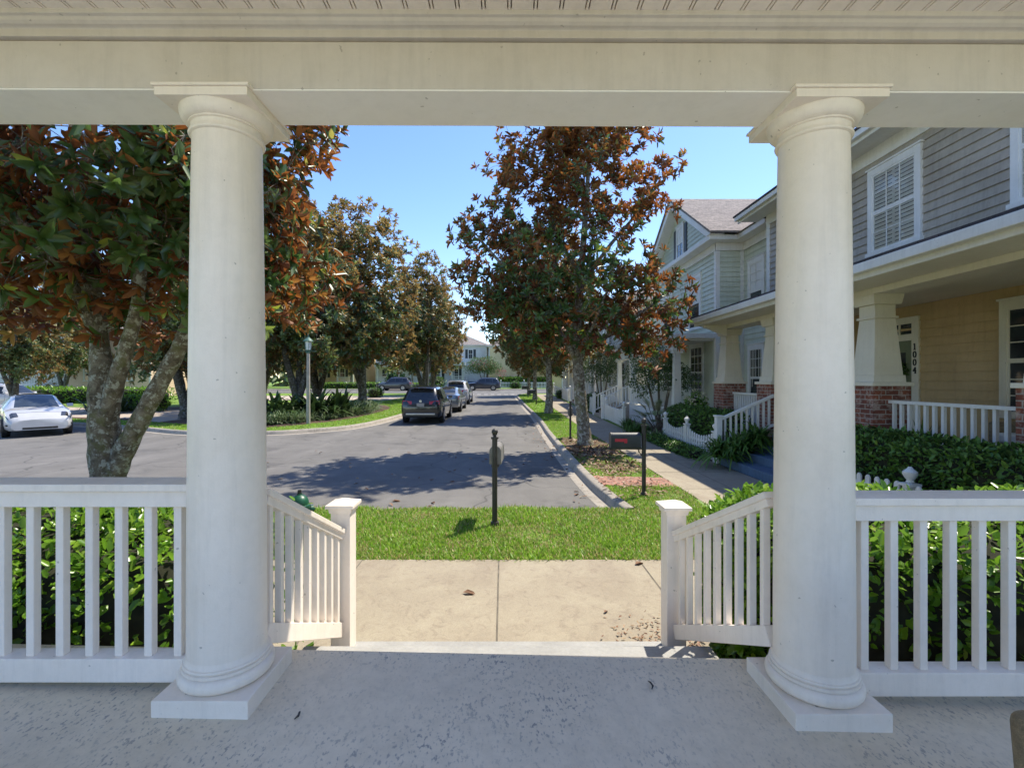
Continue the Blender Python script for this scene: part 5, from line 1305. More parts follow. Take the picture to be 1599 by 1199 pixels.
# ------------------------------------------------------------------ grass
rg = np.random.default_rng(55)
KRa = np.array([(p[0]+0.19, p[1]) for p in KR if p[0] < 3.0])
def kerbx(y): return np.interp(y, KRa[:,1], KRa[:,0])
z0 = lambda x,y: np.where(y < 7.02, 0.112, np.interp(y,[7.02,7.36],[0.112,0.008]))
zs = lambda x,y: np.array([gz(v) for v in y])+0.112
parts = []
parts.append(grass_patch(lambda x,y: (y > 4.975+0.045*np.sin(x*9)*np.sin(x*2.1)+0.035*np.sin(x*23)) & (y < 7.12+0.07*np.sin(x*4.3)+0.05*np.sin(x*11)) & ~((x > 3.05)), -4.2, 3.1, 5.0, 7.3, 5400, 0.085, 0.0105, z0, rg, 0.2))
parts.append(grass_patch(lambda x,y: (x > kerbx(y)+0.02) & (x < 3.09) & (y > 7.0) & ((y < 8.55)|((y>9.3)&(rg.random(len(x)) < np.clip(0.25+0.1*(y-9.5),0.12,0.5)))), 1.6, 3.15, 7.0, 12.0, 4600, 0.075, 0.0095, zs, rg, 0.18))
parts.append(grass_patch(lambda x,y: (x > kerbx(y)+0.02) & (x < np.interp(y,[12,20,34],[3.08,2.98,2.88])) & ((y > 15.4)|(rg.random(len(x)) < 0.12)), 1.0, 3.1, 12.0, 26.0, 1500, 0.07, 0.014, zs, rg, 0.10))
parts.append(grass_patch(lambda x,y: (x > kerbx(y)+0.02) & (x < 2.85), 0.9, 2.9, 26.0, 48.0, 500, 0.08, 0.026, zs, rg, 0.08))
V,F,T = cat(*parts)
tag(np_mesh('grass', V, F, T, M['grass']), 'short lime green grass beside the front sidewalk and right kerb', 'grass', None, 'stuff')
KLi = [(p[0]-0.1, p[1]+0.18) for p in KL if -30 < p[0] and p[1] < 46]
bed = smooth_line([(-30,24.0),(-20,22.4),(-14,20.2),(-11.5,18.9),(-9.8,18.85),(-8.7,20.1),(-7.7,22.2),(-7.3,24.8),(-7.3,29.0),(-8.4,32)],4)
poly = KLi + [(-9.5,46),(-9.5,33)] + bed[::-1]
V,F,T = grass_patch(lambda x,y: inside(poly,x,y), -30, -5.4, 17, 46, 420, 0.08, 0.028, lambda x,y: np.array([gz(v) for v in y])+0.12, rg, 0.06)
tag(np_mesh('grass', V, F, T, M['grass']), 'bright grass strip along the curved left kerb', 'grass', None, 'stuff')
# leaf litter under the kerbside magnolia and by the right newel
def litter(n, fx, fy, z, L, m=None):
    x, y = fx(n), fy(n)
    P = np.stack([x,y,np.array([gz(v) for v in y])+z+rg.uniform(0.004,0.03,n)],1)
    D = rnd_dir(n,rg)*np.array([[1,1,0.25]]); Nn = nrm(rnd_dir(n,rg)*0.5+np.array([[0,0,1.0]])*np.sign(rg.uniform(-0.6,1,n))[:,None])
    V,F = leaves(P, D, Nn, L*rg.uniform(0.6,1.2,n), L*0.42, 0.3, 0.15)
    return V,F,np.repeat(rg.random(n),6)
V,F,T = cat(litter(950, lambda n: rg.normal(2.35,0.38,n).clip(1.75,3.05), lambda n: rg.normal(12.6,1.5,n).clip(9.6,16.4), 0.125, 0.13),
            litter(260, lambda n: rg.normal(2.3,0.35,n).clip(1.75,3.0), lambda n: rg.uniform(7.6,10.5,n), 0.15, 0.09),
            litter(130, lambda n: rg.normal(1.05,0.16,n).clip(0.72,1.45), lambda n: rg.normal(3.48,0.16,n).clip(3.2,3.95), 0.130, 0.035),
            litter(46, lambda n: rg.uniform(-7,1.3,n), lambda n: rg.uniform(7.5,14,n)**1.0, 0.003, 0.12), litter(60, lambda n: rg.normal(1.25,0.25,n).clip(0.4,1.5), lambda n: rg.uniform(7.6,22,n), 0.005, 0.10),
            litter(60, lambda n: rg.uniform(1.1,1.45,n), lambda n: rg.uniform(3.0,3.5,n), 0.130, 0.06))
tag(np_mesh('leaf_litter', V, F, T, M['litter']), 'dry brown magnolia leaves under the kerbside tree and by the right newel', 'leaf litter', None, 'stuff')
def one_leaf(x, y, z, L, a, label, curl=0.25, tilt=0.2):
    V,F = leaves(np.array([[x,y,z+0.012]]), np.array([[math.cos(a),math.sin(a),0.05]]), np.array([[tilt,0.1,-1.0]]), L, L*0.42, -0.5, -curl)
    tag(np_mesh('fallen_leaf', V, F, np.full(6,0.3), M['litter'], loc=(x,y,z)), label, 'leaf', 'fallen leaves')
one_leaf(-0.40,4.22,0.130,0.125,-0.15,'rust brown fallen leaf beside the sidewalk joint')
one_leaf(1.33,4.86,0.130,0.13,0.6,'rust brown fallen leaf at the grass edge by the right newel')
one_leaf(0.80,3.85,0.130,0.06,0.9,'small dry leaf on the right half of the front sidewalk')
one_leaf(-1.95,7.9,0.004,0.16,0.2,'dry leaf on the asphalt beyond the left newel')
one_leaf(-1.2,7.75,0.004,0.13,2.2,'dry leaf on the asphalt left of the near mailbox post')
one_leaf(1.2,8.3,0.004,0.15,1.0,'dry leaf in the gutter near the end of the right kerb')
one_leaf(-9.0,9.5,0.004,0.16,0.5,'dry leaf on the road beyond the left railing')
for x,y,a,lb in [(0.625,2.02,1.4,'dark curled leaf on the porch floor before the right column'),(-0.82,1.80,0.9,'thin dark twig on the porch floor by the left plinth')]:
    b = MB(); zz = FZ(x)+0.005
    b.tube([(x,y,zz),(x+0.010*math.cos(a)+0.006,y+0.010*math.sin(a),zz+0.008),(x+0.016*math.cos(a),y+0.03*math.sin(a),zz+0.010),(x+0.02*math.cos(a)-0.006,y+0.05*math.sin(a),zz+0.004)],[0.0018,0.0045,0.004,0.001],6)
    tag(b.build('twig', M['plastic_black'], loc=(x,y,zz)), lb, 'twig')
# ------------------------------------------------------------------ fences
def picket(b, x, y, z0, z1, w=0.075, d=0.022, along='y'):
    if along == 'y': p = [(x,y-w/2,z0),(x,y+w/2,z0),(x,y+w/2,z1-w*0.5),(x,y+w*0.25,z1-0.01),(x,y,z1),(x,y-w*0.25,z1-0.01),(x,y-w/2,z1-w*0.5)]; v = (d,0,0)
    else: p = [(x-w/2,y,z0),(x+w/2,y,z0),(x+w/2,y,z1-w*0.5),(x+w*0.25,y,z1-0.01),(x,y,z1),(x-w*0.25,y,z1-0.01),(x-w/2,y,z1-w*0.5)]; v = (0,d,0)
    b.extrude(p, v)
def fence_post(parent, x, y, z0, h):
    b = MB(); b.box(x-0.055,x+0.055,y-0.055,y+0.055,z0,z0+h); b.box(x-0.08,x+0.08,y-0.08,y+0.08,z0+h+0.001,z0+h+0.035)
    p = b.build('post', M['white_wood'], parent, bevel=0.005)
    b = MB(); b.lathe([(0.03,0.036),(0.045,0.05),(0.032,0.07),(0.055,0.10),(0.078,0.145),(0.075,0.175),(0.045,0.20),(0.03,0.215),(0.018,0.235)], (x,y,z0+h), 16)
    b.build('finial', M['white_wood'], p, smooth=True)
def fence(label, pts, hp, hi, lo, pitch=0.155):
    """scalloped picket fence through the posts in pts"""
    t = thing('picket_fence', label, 'fence', (pts[0][0], pts[0][1], 0.12))
    for x,y in pts: fence_post(t, x, y, gz(y)+0.10, hp)
    for (xa,ya),(xb,yb) in zip(pts, pts[1:]):
        b = MB(); L = math.hypot(xb-xa,yb-ya); al = 'y' if abs(yb-ya) > abs(xb-xa) else 'x'
        n = int(L/pitch)
        for z in (0.28, lo-0.14):
            b.bar((xa,ya,gz(ya)+0.1+z),(xb,yb,gz(yb)+0.1+z),0.03,0.06)
        b.build('rail', M['white_wood'], t)
        for i in range(1, n):
            s = i/n; x = xa+(xb-xa)*s; y = ya+(yb-ya)*s
            c = MB(); h = lo+(hi-lo)*(2*s-1)**2; z = gz(y)+0.1
            picket(c, x-(0.04 if al == 'y' else 0), y-(0.04 if al == 'x' else 0), z+0.06, z+h, along=al)
            c.build('picket', M['white_wood'], t)
    return t
fence('scalloped white picket fence between the sidewalk and the far dark hedge', [(4.93,11.05),(5.0,13.0),(5.08,15.0)], 0.72, 0.74, 0.56)
fence('white picket fence with urn finials in front of the hedge of house 1004', [(4.93,3.2),(4.93,5.72),(4.93,8.40)], 0.66, 0.70, 0.665)
fence('white picket fence in front of the white stairs further down', [(4.72,18.9),(4.72,22.3)], 0.85, 0.80, 0.72)
fence('white picket fence left of the white stairs, seen past the magnolia trunk', [(4.72,25.4),(4.72,32.4)], 0.95, 0.92, 0.86)
fence('white picket fence near the far end of the sidewalk', [(4.72,35.2),(4.72,47.5)], 1.05, 1.0, 0.95, 0.2)
fence('low white picket fence across the crossing at the street end', [(-0.9,66.6),(2.4,66.6),(5.7,66.6)], 1.05, 1.0, 0.95, 0.2)

# ------------------------------------------------------------------ mailboxes, hydrant, lamps
def mailbox(label, x, y, rz, m_box, h=1.26, flag=True, loc_z=None, double=False, box=True):
    """post with ball finial; the box reaches out towards local -x (the road)"""
    t = thing('mailbox', label, 'mailbox', (0,0,0), local=True)
    b = MB(); b.tube([(0,0,-0.02),(0,0,h-0.10)],[0.035,0.035],14); b.tube([(0,0,0),(0,0,0.06)],[0.062,0.055],14); b.tube([(0,0,h-0.12),(0,0,h-0.095)],[0.050,0.050],14)
    p = b.build('post', M['post_dark'], t, smooth=True)
    b = MB(); b.lathe([(0.022,h-0.10),(0.022,h-0.075),(0.040,h-0.068),(0.026,h-0.055)],(0,0,0),14); b.ball((0,0,h-0.025),0.043,14); b.build('finial', M['post_dark'], p, smooth=True)
    if box:
        def body(y0, hw, xa, xb, z0, hh):
            prof = [(-hw,0)] + [(-hw, hh-hw)] + [(-hw*math.cos(a), hh-hw+hw*math.sin(a)) for a in [PI*i/12 for i in range(1,12)]] + [(hw, hh-hw),(hw,0)]
            c = MB(); c.extrude([(xa, y0+u, z0+v) for u, v in prof], (xb-xa,0,0)); return c
        z0 = h-0.47
        c = body(0.0, 0.08, -0.54, -0.07, z0, 0.25); bx = c.build('box', m_box, t, smooth=True, bevel=0.004)
        c = body(0.0, 0.085, -0.565, -0.5405, z0-0.005, 0.260); c.build('door', m_box, bx, smooth=True)
        if flag:
            c = MB(); c.box(-0.50,-0.30,-0.092,-0.0805,z0+0.105,z0+0.152); c.box(-0.345,-0.30,-0.092,-0.0805,z0+0.080,z0+0.1045); c.build('flag', M['flag_red'], bx)
        c = MB(); c.box(-0.58,-0.03,-0.05,0.05,z0-0.03,z0-0.007); c.bar((-0.10,0,z0-0.03),(-0.04,0,z0-0.14),0.02,0.012)
        for i in range(9):
            a = i*0.6; c.ball((-0.075+0.03*math.cos(a)*(1-i/12), 0, z0-0.075+0.035*math.sin(a)*(1-i/12)), 0.007, 6)
        c.build('bracket', M['post_dark'], t)
    t.location = (x, y, loc_z if loc_z is not None else gz(y)+0.12); t.rotation_euler = (0,0,rz)
    return t
mailbox('near mailbox post seen from behind, grey box end, on the grass before the sidewalk', -0.165, 6.2, -PI/2-0.06, M['box_grey'], 1.275, False)
mailbox('black mailbox with red flag on the grass near the brick path', 2.28, 7.8, 0.0, M['box_black'], 1.285)
mailbox('slim dark mailbox post left of the big kerbside trunk', 2.08, 15.4, -PI/2-0.12, M['box_grey'], 1.25, False)
mailbox('black mailbox on a post past the second kerbside magnolia', 2.05, 33.0, 0.0, M['box_black'], 1.25, False)
mailbox('farthest black mailbox near the end of the right kerb', 1.9, 42.5, 0.0, M['box_black'], 1.25, False)

t = thing('fire_hydrant', 'dark green fire hydrant seen over the left stair railing', 'hydrant', (-2.42,5.45,0.11))
hx, hy, hz = -2.42, 5.45, 0.11
b = MB(); b.lathe([(0.13,0),(0.13,0.03),(0.085,0.04),(0.085,0.34),(0.115,0.345),(0.115,0.375),(0.092,0.38),(0.092,0.46)],(hx,hy,hz),20); b.build('barrel', M['hydrant'], t, smooth=True)
b = MB(); b.lathe([(0.118,0.461),(0.118,0.49),(0.100,0.495),(0.100,0.53),(0.088,0.565),(0.062,0.595),(0.030,0.61),(0.028,0.625)],(hx,hy,hz),20); b.build('bonnet', M['hydrant'], t, smooth=True)
b = MB(); b.lathe([(0.024,0.6255),(0.022,0.665)],(hx,hy,hz),5); b.build('operating_nut', M['plastic_black'], t)
for a, r, L in ((0.6,0.042,0.15),(0.6+PI,0.042,0.15),(-PI/2+0.6,0.055,0.17)):
    d = Vector((math.cos(a),math.sin(a),0)); c = Vector((hx,hy,hz+0.42))
    b = MB(); b.tube([c+d*0.06,c+d*(L-0.03)],[r,r],14); b.tube([c+d*(L-0.03),c+d*L],[r*1.25,r*1.2],14); b.tube([c+d*L,c+d*(L+0.02)],[0.016,0.016],5); b.build('outlet_cap', M['hydrant'], t, smooth=True)

def street_lamp():
    t = thing('street_lamp', 'street lamp on a weathered pole with green lantern, left island border', 'street lamp', (0,0,0), 'street lamps with lantern heads', local=True)
    b = MB(); b.tube([(0,0,-0.05),(0,0,1.4),(0,0,3.10)],[0.085,0.078,0.066],14); b.build('pole', M['grey_pole'], t, smooth=True)
    b = MB(); b.lathe([(0.075,3.08),(0.095,3.11),(0.06,3.16),(0.10,3.19),(0.115,3.215)],(0,0,0),12); b.bar((-0.32,0,3.16),(0.32,0,3.16),0.02,0.02); b.ball((0.33,0,3.16),0.025,8); b.ball((-0.33,0,3.16),0.025,8); b.build('crossbar', M['lamp_green'], t, smooth=True)
    b = MB(); b.lathe([(0.115,3.2155),(0.155,3.58)],(0,0,0),6); b.build('lantern_glass', M['lamp_glass'], t)
    b = MB()
    for i in range(6):
        a = 2*PI*i/6
        b.bar((0.118*math.cos(a),0.118*math.sin(a),3.215),(0.160*math.cos(a),0.160*math.sin(a),3.58),0.016,0.016)
    b.build('lantern_frame', M['lamp_green'], t)
    b = MB(); b.lathe([(0.215,3.581),(0.215,3.60),(0.12,3.71),(0.055,3.755),(0.055,3.79),(0.02,3.80),(0.028,3.83),(0.008,3.90)],(0,0,0),12); b.build('lantern_roof', M['lamp_green'], t, smooth=True)
    return t
L1 = street_lamp(); L1.location = (-8.66,20.35,gz(20.35)+0.12)
for x,y,lb in [(-6.58,39.0,'slim pale street lamp beyond the parked black SUV'),(-15.3,58.0+8.0,'farthest street lamp post near the dark car at the left crossing'),(3.1,66.0,'thin street lamp post by the far white picket fence')]:
    c = copy_tree(L1); c.location = (x,y,gz(y)+0.12); c['label'] = lb

# ------------------------------------------------------------------ cars
def car(label, x, y, rz, paint_m, kind='suv', L=4.65, W=1.88, H=1.69, group='cars parked on the street', glass_m=None, clad=False, rims=None, name='parked_car'):
    t = thing(name, label, 'car', (0,0,0), group, local=True)
    gm = glass_m or M['car_glass']; hw = W/2
    if kind == 'suv':   # x, bottom, shoulder, top, half width, roof half width
        S = [(-.500,.42,.80,.84,.80,.60),(-.488,.30,.98,1.02,.90,.66),(-.470,.26,1.02,1.16,.95,.68),(-.425,.25,1.06,1.55,.98,.66),(-.385,.24,1.06,1.64,.99,.66),(-.22,.22,1.05,1.69,1.0,.67),(-.02,.22,1.03,1.69,1.0,.67),(.075,.22,1.02,1.63,1.0,.66),(.155,.22,1.01,1.36,1.0,.69),(.225,.22,1.00,1.09,.99,.74),(.33,.23,.98,1.05,.985,.74),(.43,.25,.90,.97,.96,.72),(.480,.30,.78,.84,.88,.66),(.500,.42,.64,.70,.74,.56)]
        rear = (-.470,-.400); wind = (.085,.225); sides = [(-.405,-.275),(-.262,-.075),(-.062,.125)]; wr = 0.355; wx = (-.295,.305)
    else:
        S = [(-.500,.40,.82,.86,.76,.60),(-.485,.28,.95,1.00,.90,.66),(-.44,.24,.98,1.04,.95,.68),(-.36,.22,.98,1.10,.98,.68),(-.27,.20,.97,1.30,.99,.64),(-.17,.20,.96,1.41,1.0,.60),(-.03,.20,.94,1.44,1.0,.59),(.045,.20,.93,1.41,1.0,.62),(.15,.20,.92,1.23,1.0,.66),(.275,.20,.90,.98,.99,.74),(.36,.21,.86,.92,.98,.74),(.43,.22,.77,.83,.96,.73),(.478,.25,.65,.71,.90,.68),(.500,.25,.54,.59,.80,.60)]
        rear = (-.355,-.185); wind = (.055,.268); sides = [(-.235,-.045),(-.032,.15)]; wr = 0.335; wx = (-.30,.305)
    hs = H/(1.69 if kind == 'suv' else 1.44)
    S = [(a*L, b*hs, c*hs, d*hs, e*hw, f*hw) for a,b,c,d,e,f in S]
    xs = [s[0] for s in S]
    def at(xq, k): return float(np.interp(xq, xs, [s[k] for s in S]))
    def sec(xq):
        zb, zs, zr, w, rw = (at(xq,k) for k in (1,2,3,4,5))
        return [(0,zb),(w*.86,zb),(w*.97,zb+.08),(w,zb+(zs-zb)*.35),(w*.995,zb+(zs-zb)*.72),(w*.955,zs),(w*.955+(rw-w*.955)*.86,zs+(zr-zs)*.86),(rw*.88,zr-(zr-zs)*.02),(rw*.45,zr+.012),(0,zr+.018)]
    xq = sorted(set(xs + [wx[0]*L+d for d in (-.42,-.2,0,.2,.42)] + [wx[1]*L+d for d in (-.42,-.2,0,.2,.42)]))
    b = MB(); vs = []; fs = []; n = 10; m = 2*n-2
    for q in xq:
        h_ = sec(q); ring = [(q,u,v) for u,v in h_] + [(q,-u,v) for u,v in h_[-2:0:-1]]
        vs += ring
    for i in range(len(xq)-1):
        for k in range(m):
            fs.append((i*m+k, i*m+(k+1)%m, (i+1)*m+(k+1)%m, (i+1)*m+k))
    fs.append(tuple(range(m))); fs.append(tuple(reversed(range((len(xq)-1)*m, len(xq)*m))))
    b.add(vs, fs); body = b.build('body', paint_m, t, smooth=True)
    def side_pt(q, s, sg, out=0.006):
        h_ = sec(q); (u0,v0),(u1,v1) = h_[5],h_[6]
        return (q, sg*(u0+(u1-u0)*s+out), v0+(v1-v0)*s+0.002)
    for sg in (1,-1):
        for (a,c) in sides:
            b = MB(); k = 6
            for i in range(k):
                p, q = (a+(c-a)*i/k)*L, (a+(c-a)*(i+1)/k)*L
                b.add([side_pt(p,.08,sg),side_pt(q,.08,sg),side_pt(q,.93,sg),side_pt(p,.93,sg)],[(0,1,2,3)])
            b.build('side_window', gm, body, smooth=True)
    for nm,(a,c) in (('rear_window',rear),('windshield',wind)):
        b = MB(); k = 5; rows = []
        for i in range(k+1):
            q = (a+(c-a)*i/k)*L; h_ = sec(q)
            rows.append([(q, u, v+0.008) for u,v in ((-h_[7][0]*1.02,h_[7][1]-.004),(-h_[8][0],h_[8][1]),(0,h_[9][1]),(h_[8][0],h_[8][1]),(h_[7][0]*1.02,h_[7][1]-.004))])
        for i in range(k):
            for j in range(4): b.add([rows[i][j],rows[i+1][j],rows[i+1][j+1],rows[i][j+1]],[(0,1,2,3)])
        b.build(nm, gm, body, smooth=True)
    if kind == 'sedan':
        b = MB(); rows = []
        for i in range(6):
            q = (-.165+.205*i/5)*L; h_ = sec(q)
            rows.append([(q,u,v+0.006) for u,v in ((-h_[7][0]*.96,h_[7][1]),(-h_[8][0],h_[8][1]),(0,h_[9][1]),(h_[8][0],h_[8][1]),(h_[7][0]*.96,h_[7][1]))])
        for i in range(5):
            for j in range(4): b.add([rows[i][j],rows[i+1][j],rows[i+1][j+1],rows[i][j+1]],[(0,1,2,3)])
        b.build('roof_glass', M['car_glass'], body, smooth=True)
    # shut lines across the bonnet and down the doors
    b = MB()
    for q in ((wind[1]+.012)*L, .43*L):
        h_ = sec(q); pts = [(q,-h_[6][0],h_[6][1]+.004),(q,-h_[8][0],h_[8][1]+.004),(q,0,h_[9][1]+.004),(q,h_[8][0],h_[8][1]+.004),(q,h_[6][0],h_[6][1]+.004)]
        b = MB(); b.tube(pts,.005,4); b.build('seam', M['plastic_black'], body)
    for q in (sides[0][1]*L+.03, sides[-1][1]*L+.05, sides[0][0]*L+.08):
        h_ = sec(q)
        for sg in (1,-1):
            b = MB(); b.tube([(q,sg*(h_[k][0]+.001),h_[k][1]) for k in (3,4,5)],.005,4); b.build('seam', M['plastic_black'], body)
    for sx in wx:
        for sg in (1,-1):
            cy = sg*(hw*0.995-0.10); cx = sx*L
            b = MB(); b.lathe([(wr*1.13,-.02),(wr*1.13,.108)],(cx,sg*(hw-0.105),wr+.01),28,'y'); b.build('wheel_arch', M['plastic_black'], body) if sg > 0 else None
            if sg < 0:
                b = MB(); b.lathe([(wr*1.13,-.108),(wr*1.13,.02)],(cx,sg*(hw-0.105),wr+.01),28,'y'); b.build('wheel_arch', M['plastic_black'], body)
            b = MB(); b.lathe([(wr*.66,-.11),(wr*.94,-.115),(wr,-.09),(wr,.09),(wr*.94,.115),(wr*.66,.11)],(cx,sg*(hw-.10),wr),28,'y'); wh = b.build('wheel', M['rubber'], t, smooth=True)
            b = MB(); f = sg*(hw-.10+.1125)
            for i in range(7):
                a = 2*PI*i/7; b.bar((cx+.03*math.cos(a),f,wr+.03*math.sin(a)),(cx+wr*.63*math.cos(a),f,wr+wr*.63*math.sin(a)),.055,.02,(0,1,0))
            b.lathe([(wr*.60,-.006),(wr*.68,-.006),(wr*.68,.008),(wr*.60,.008)],(cx,f,wr),28,'y'); b.build('rim', rims or M['alloy'], wh)
            b = MB(); b.lathe([(wr*.62,-.004),(wr*.62,.0)],(cx,sg*(hw-.10+.100),wr),24,'y'); b.build('brake_shadow', M['plastic_black'], wh)
    # lights, plates, mirrors, bumpers: set just proud of the body ends
    xr, xf = -L/2, L/2
    def rear_x(z): # body end at height z
        return xr + float(np.interp(z, [.3*hs,.5*hs,.85*hs,1.0*hs,1.15*hs], [.05*1,.0,.0,.06,.14])) - 0.012
    zt = (0.98 if kind == 'suv' else 0.86)*hs
    for sg in (1,-1):
        b = MB(); b.hexa([(xr-.004,sg*hw*.42,zt-.10),(xr+.10,sg*hw*.42,zt-.10),(xr+.32,sg*hw*.93,zt-.12),(xr+.05,sg*hw*.90,zt-.12)],[(xr+.03,sg*hw*.42,zt+.03),(xr+.14,sg*hw*.42,zt+.03),(xr+.34,sg*hw*.935,zt+.07),(xr+.085,sg*hw*.88,zt+.07)]); b.build('tail_light', M['red_light'], body)
        zf = (0.80 if kind == 'suv' else 0.665)*hs
        if kind != 'suv':
            b = MB(); rows = []
            for i in range(6):
                pts = []
                q = (.425+.052*i/5)*L; h_ = sec(q); (ua,va),(ub,vb) = h_[4],h_[5]
                for (u,v) in ((ua*.4+ub*.6, va*.4+vb*.6), h_[6], (h_[7][0]*.98, h_[7][1])):
                    pts.append((q+.010, sg*(u+.010), v+.014))
                rows.append(pts)
            for i in range(5):
                for j in range(2): b.add([rows[i][j],rows[i+1][j],rows[i+1][j+1],rows[i][j+1]],[(0,1,2,3)])
            b.build('headlight', M['head_light'], body, smooth=True)
        b = MB() if kind == 'suv' else None
        if b: b.hexa([(xf-.05,sg*hw*.58,zf-.07),(xf-.30,sg*hw*.55,zf-.07),(xf-.42,sg*hw*.975,zf-.02),(xf-.16,sg*hw*.90,zf-.07)],[(xf-.09,sg*hw*.58,zf+.035),(xf-.34,sg*hw*.55,zf+.05),(xf-.46,sg*hw*.972,zf+.10),(xf-.22,sg*hw*.90,zf+.07)]); b.build('headlight', M['head_light'], body)
        b = MB(); mx = .165*L; mz = (1.06 if kind == 'suv' else .97)*hs; b.hexa([(mx-.08,sg*(hw*.96),mz),(mx+.08,sg*(hw*.96),mz),(mx+.06,sg*(hw+.15),mz+.01),(mx-.06,sg*(hw+.15),mz+.01)],[(mx-.08,sg*(hw*.94),mz+.12),(mx+.06,sg*(hw*.94),mz+.12),(mx+.03,sg*(hw+.14),mz+.13),(mx-.06,sg*(hw+.14),mz+.13)]); b.build('mirror', paint_m, body, bevel=0.02)
        b = MB()
        for q in ((0.0,.24) if kind == 'suv' else (-.02,.2)): b.box((q-.30)*L+.02,(q-.30)*L+.20,sg*(hw*.992),sg*(hw*.992+.022),zt-.02,zt+.01)
        b.build('handle', paint_m, body)
    b = MB(); b.box(xr-.018,xr+.02,-.17,.17,zt-.20,zt-.05); b.build('number_plate', M['plate'], body)
    if kind == 'suv':
        b = MB(); b.box(xr-.022,xr+.20,-hw*.82,hw*.82,.30*hs,.44*hs); b.build('bumper', M['plastic_black'], body, bevel=0.03)
        b = MB(); b.box(xr-.045,xr+.02,-hw*.70,hw*.70,.40*hs,.475*hs); b.build('bumper_trim', M['chrome'] if clad else M['plastic_black'], body, bevel=0.015)
        b = MB(); b.box(xr+.09,xr+.42,-hw*.60,hw*.60,1.635*hs,1.665*hs); b.build('spoiler', paint_m, body, bevel=0.012)
        b = MB()
        for sg in (1,-1): b.tube([(-.36*L,sg*hw*.60,1.66*hs),(-.34*L,sg*hw*.60,1.745*hs),(.03*L,sg*hw*.60,1.74*hs),(.06*L,sg*hw*.60,1.665*hs)],.016,6)
        b.build('roof_rail', M['plastic_black'], body)
        b = MB(); b.lathe([(.06,-.006),(.06,.006)],(xr+.045-.03,0,zt+.035),14,'x'); b.build('badge', M['chrome'], body)
        b = MB(); b.box(xf-.06,xf+.012,-hw*.5,hw*.5,.48*hs,.66*hs); b.build('grille', M['plastic_black'], body, bevel=0.02)
    else:
        b = MB(); b.box(xf-.10,xf+.012,-hw*.50,hw*.50,.275*hs,.345*hs); b.build('lower_grille', M['plastic_black'], body, bevel=0.012)
        for sg in (1,-1):
            b = MB(); b.hexa([(xf-.005,sg*hw*.62,.40*hs),(xf-.14,sg*hw*.60,.40*hs),(xf-.22,sg*hw*.955,.40*hs),(xf-.10,sg*hw*.93,.40*hs)],[(xf-.005,sg*hw*.62,.425*hs),(xf-.14,sg*hw*.60,.425*hs),(xf-.22,sg*hw*.955,.455*hs),(xf-.10,sg*hw*.93,.455*hs)]); b.build('fog_vent', M['plastic_black'], body)
    t.location = (x, y, gz(y)+0.002); t.rotation_euler = (math.atan(0.016)*(1 if False else 0), 0, rz)
    return t
M['car_black'] = carpaint('black_car_paint', (0.012,0.012,0.013))
M['car_white'] = carpaint('white_car_paint', (0.50,0.50,0.51))
M['car_silver'] = carpaint('silver_car_paint', (0.26,0.28,0.30), 0.6)
M['car_navy'] = carpaint('dark_slate_car_paint', (0.035,0.038,0.048))
M['car_grey'] = carpaint('dark_grey_car_paint', (0.05,0.05,0.052))
M['rim_dark'] = mat('dark_rim', (0.07,0.07,0.075), 0.35, 0.1, 5, metal=0.7)
c = car('black SUV parked first at the left kerb, rear end facing the porch', -3.93, 23.5, PI/2, M['car_black'], 'suv', clad=True)
car('grey sedan parked between the black SUV and the white SUV', -3.66, 29.7, PI/2, M['car_silver'], 'sedan', 4.7, 1.80, 1.45)
car('white SUV parked third in the left kerb row', -3.75, 36.4, PI/2, M['car_white'], 'suv', 4.7, 1.88, 1.74)
car('dark slate SUV crossing the far end of the street', -3.2, 62.6, PI, M['car_navy'], 'suv', 4.6, 1.86, 1.69, group='cars on the far crossing')
car('dark grey SUV parked at the far crossing on the left', -15.0, 62.4, PI*0.97, M['car_grey'], 'suv', 4.7, 1.9, 1.75, group='cars on the far crossing')
car('white sedan with dark wheels at the left edge, nose toward the porch', -18.75, 18.5, -0.70, M['car_white'], 'sedan', 4.7, 1.85, 1.50, group='cars by the left houses', glass_m=M['tint_blue_glass'], rims=M['rim_dark'])
car('white car half hidden behind the white sedan', -31.5, 29.5, 0.1, M['car_white'], 'suv', 4.5, 1.85, 1.65, group='cars by the left houses')
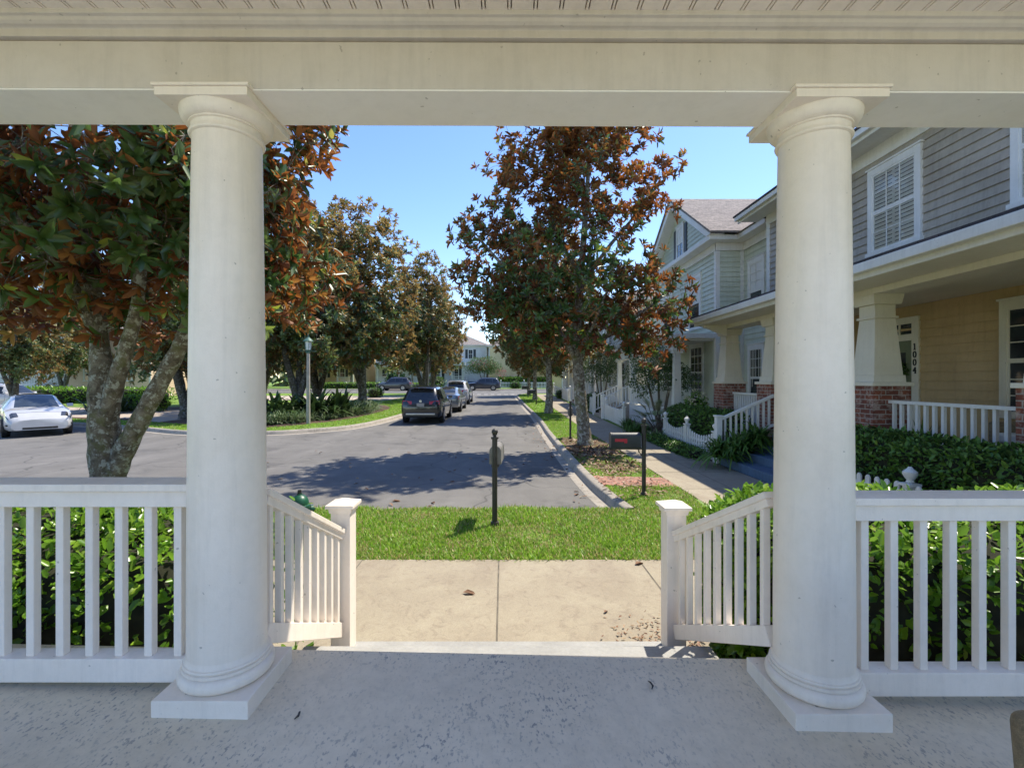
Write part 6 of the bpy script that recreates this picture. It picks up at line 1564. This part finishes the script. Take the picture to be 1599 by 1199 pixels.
# ------------------------------------------------------------------ sky, sun, camera
EL, AZ = R(59), R(50)              # azimuth measured from straight ahead (+Y) towards the right (+X)
w = bpy.data.worlds.new('World'); scene.world = w; w.use_nodes = True
nt = w.node_tree; bg = nt.nodes['Background']
sky = nt.nodes.new('ShaderNodeTexSky'); sky.sky_type = 'NISHITA'; sky.sun_disc = False
sky.sun_elevation = EL; sky.sun_rotation = AZ; sky.altitude = 30; sky.air_density = 1.0; sky.dust_density = 0.2; sky.ozone_density = 2.0
hs_ = nt.nodes.new('ShaderNodeHueSaturation'); hs_.inputs['Hue'].default_value = 0.509; hs_.inputs['Saturation'].default_value = 1.15
nt.links.new(sky.outputs[0], hs_.inputs['Color']); nt.links.new(hs_.outputs[0], bg.inputs[0]); bg.inputs[1].default_value = 0.088
sl = bpy.data.lights.new('sun', 'SUN'); sl.energy = 2.2; sl.angle = R(0.53); sl.color = (1.0, 0.925, 0.78)
so = bpy.data.objects.new('sun', sl); COL.objects.link(so)
d = Vector((math.cos(EL)*math.sin(AZ), math.cos(EL)*math.cos(AZ), math.sin(EL)))
so.rotation_euler = d.to_track_quat('Z', 'Y').to_euler(); so.location = d*60
cam = bpy.data.cameras.new('camera'); co = bpy.data.objects.new('camera', cam); COL.objects.link(co)
co.location = (0, 0, CAMZ); co.rotation_euler = (R(90), 0, 0)
cam.sensor_width = 36; cam.lens = 36*730/1599
cam.shift_x = (799.5-792)/1599; cam.shift_y = -(599.5-594)/1599
cam.clip_start = 0.05; cam.clip_end = 2000
scene.camera = co
scene.render.engine = 'CYCLES'
cy = scene.cycles
cy.use_denoising = True
try: cy.denoiser = 'OPENIMAGEDENOISE'
except Exception: pass
cy.max_bounces = 10; cy.diffuse_bounces = 6; cy.glossy_bounces = 4; cy.transmission_bounces = 6; cy.transparent_max_bounces = 12
cy.sample_clamp_indirect = 8
cy.use_adaptive_sampling = True; cy.adaptive_threshold = 0.012
vs_ = scene.view_settings
scene.display_settings.display_device = 'sRGB'
vs_.view_transform = 'Standard'; vs_.look = 'None'; vs_.exposure = 1.70; vs_.gamma = 1.0; vs_.use_curve_mapping = False
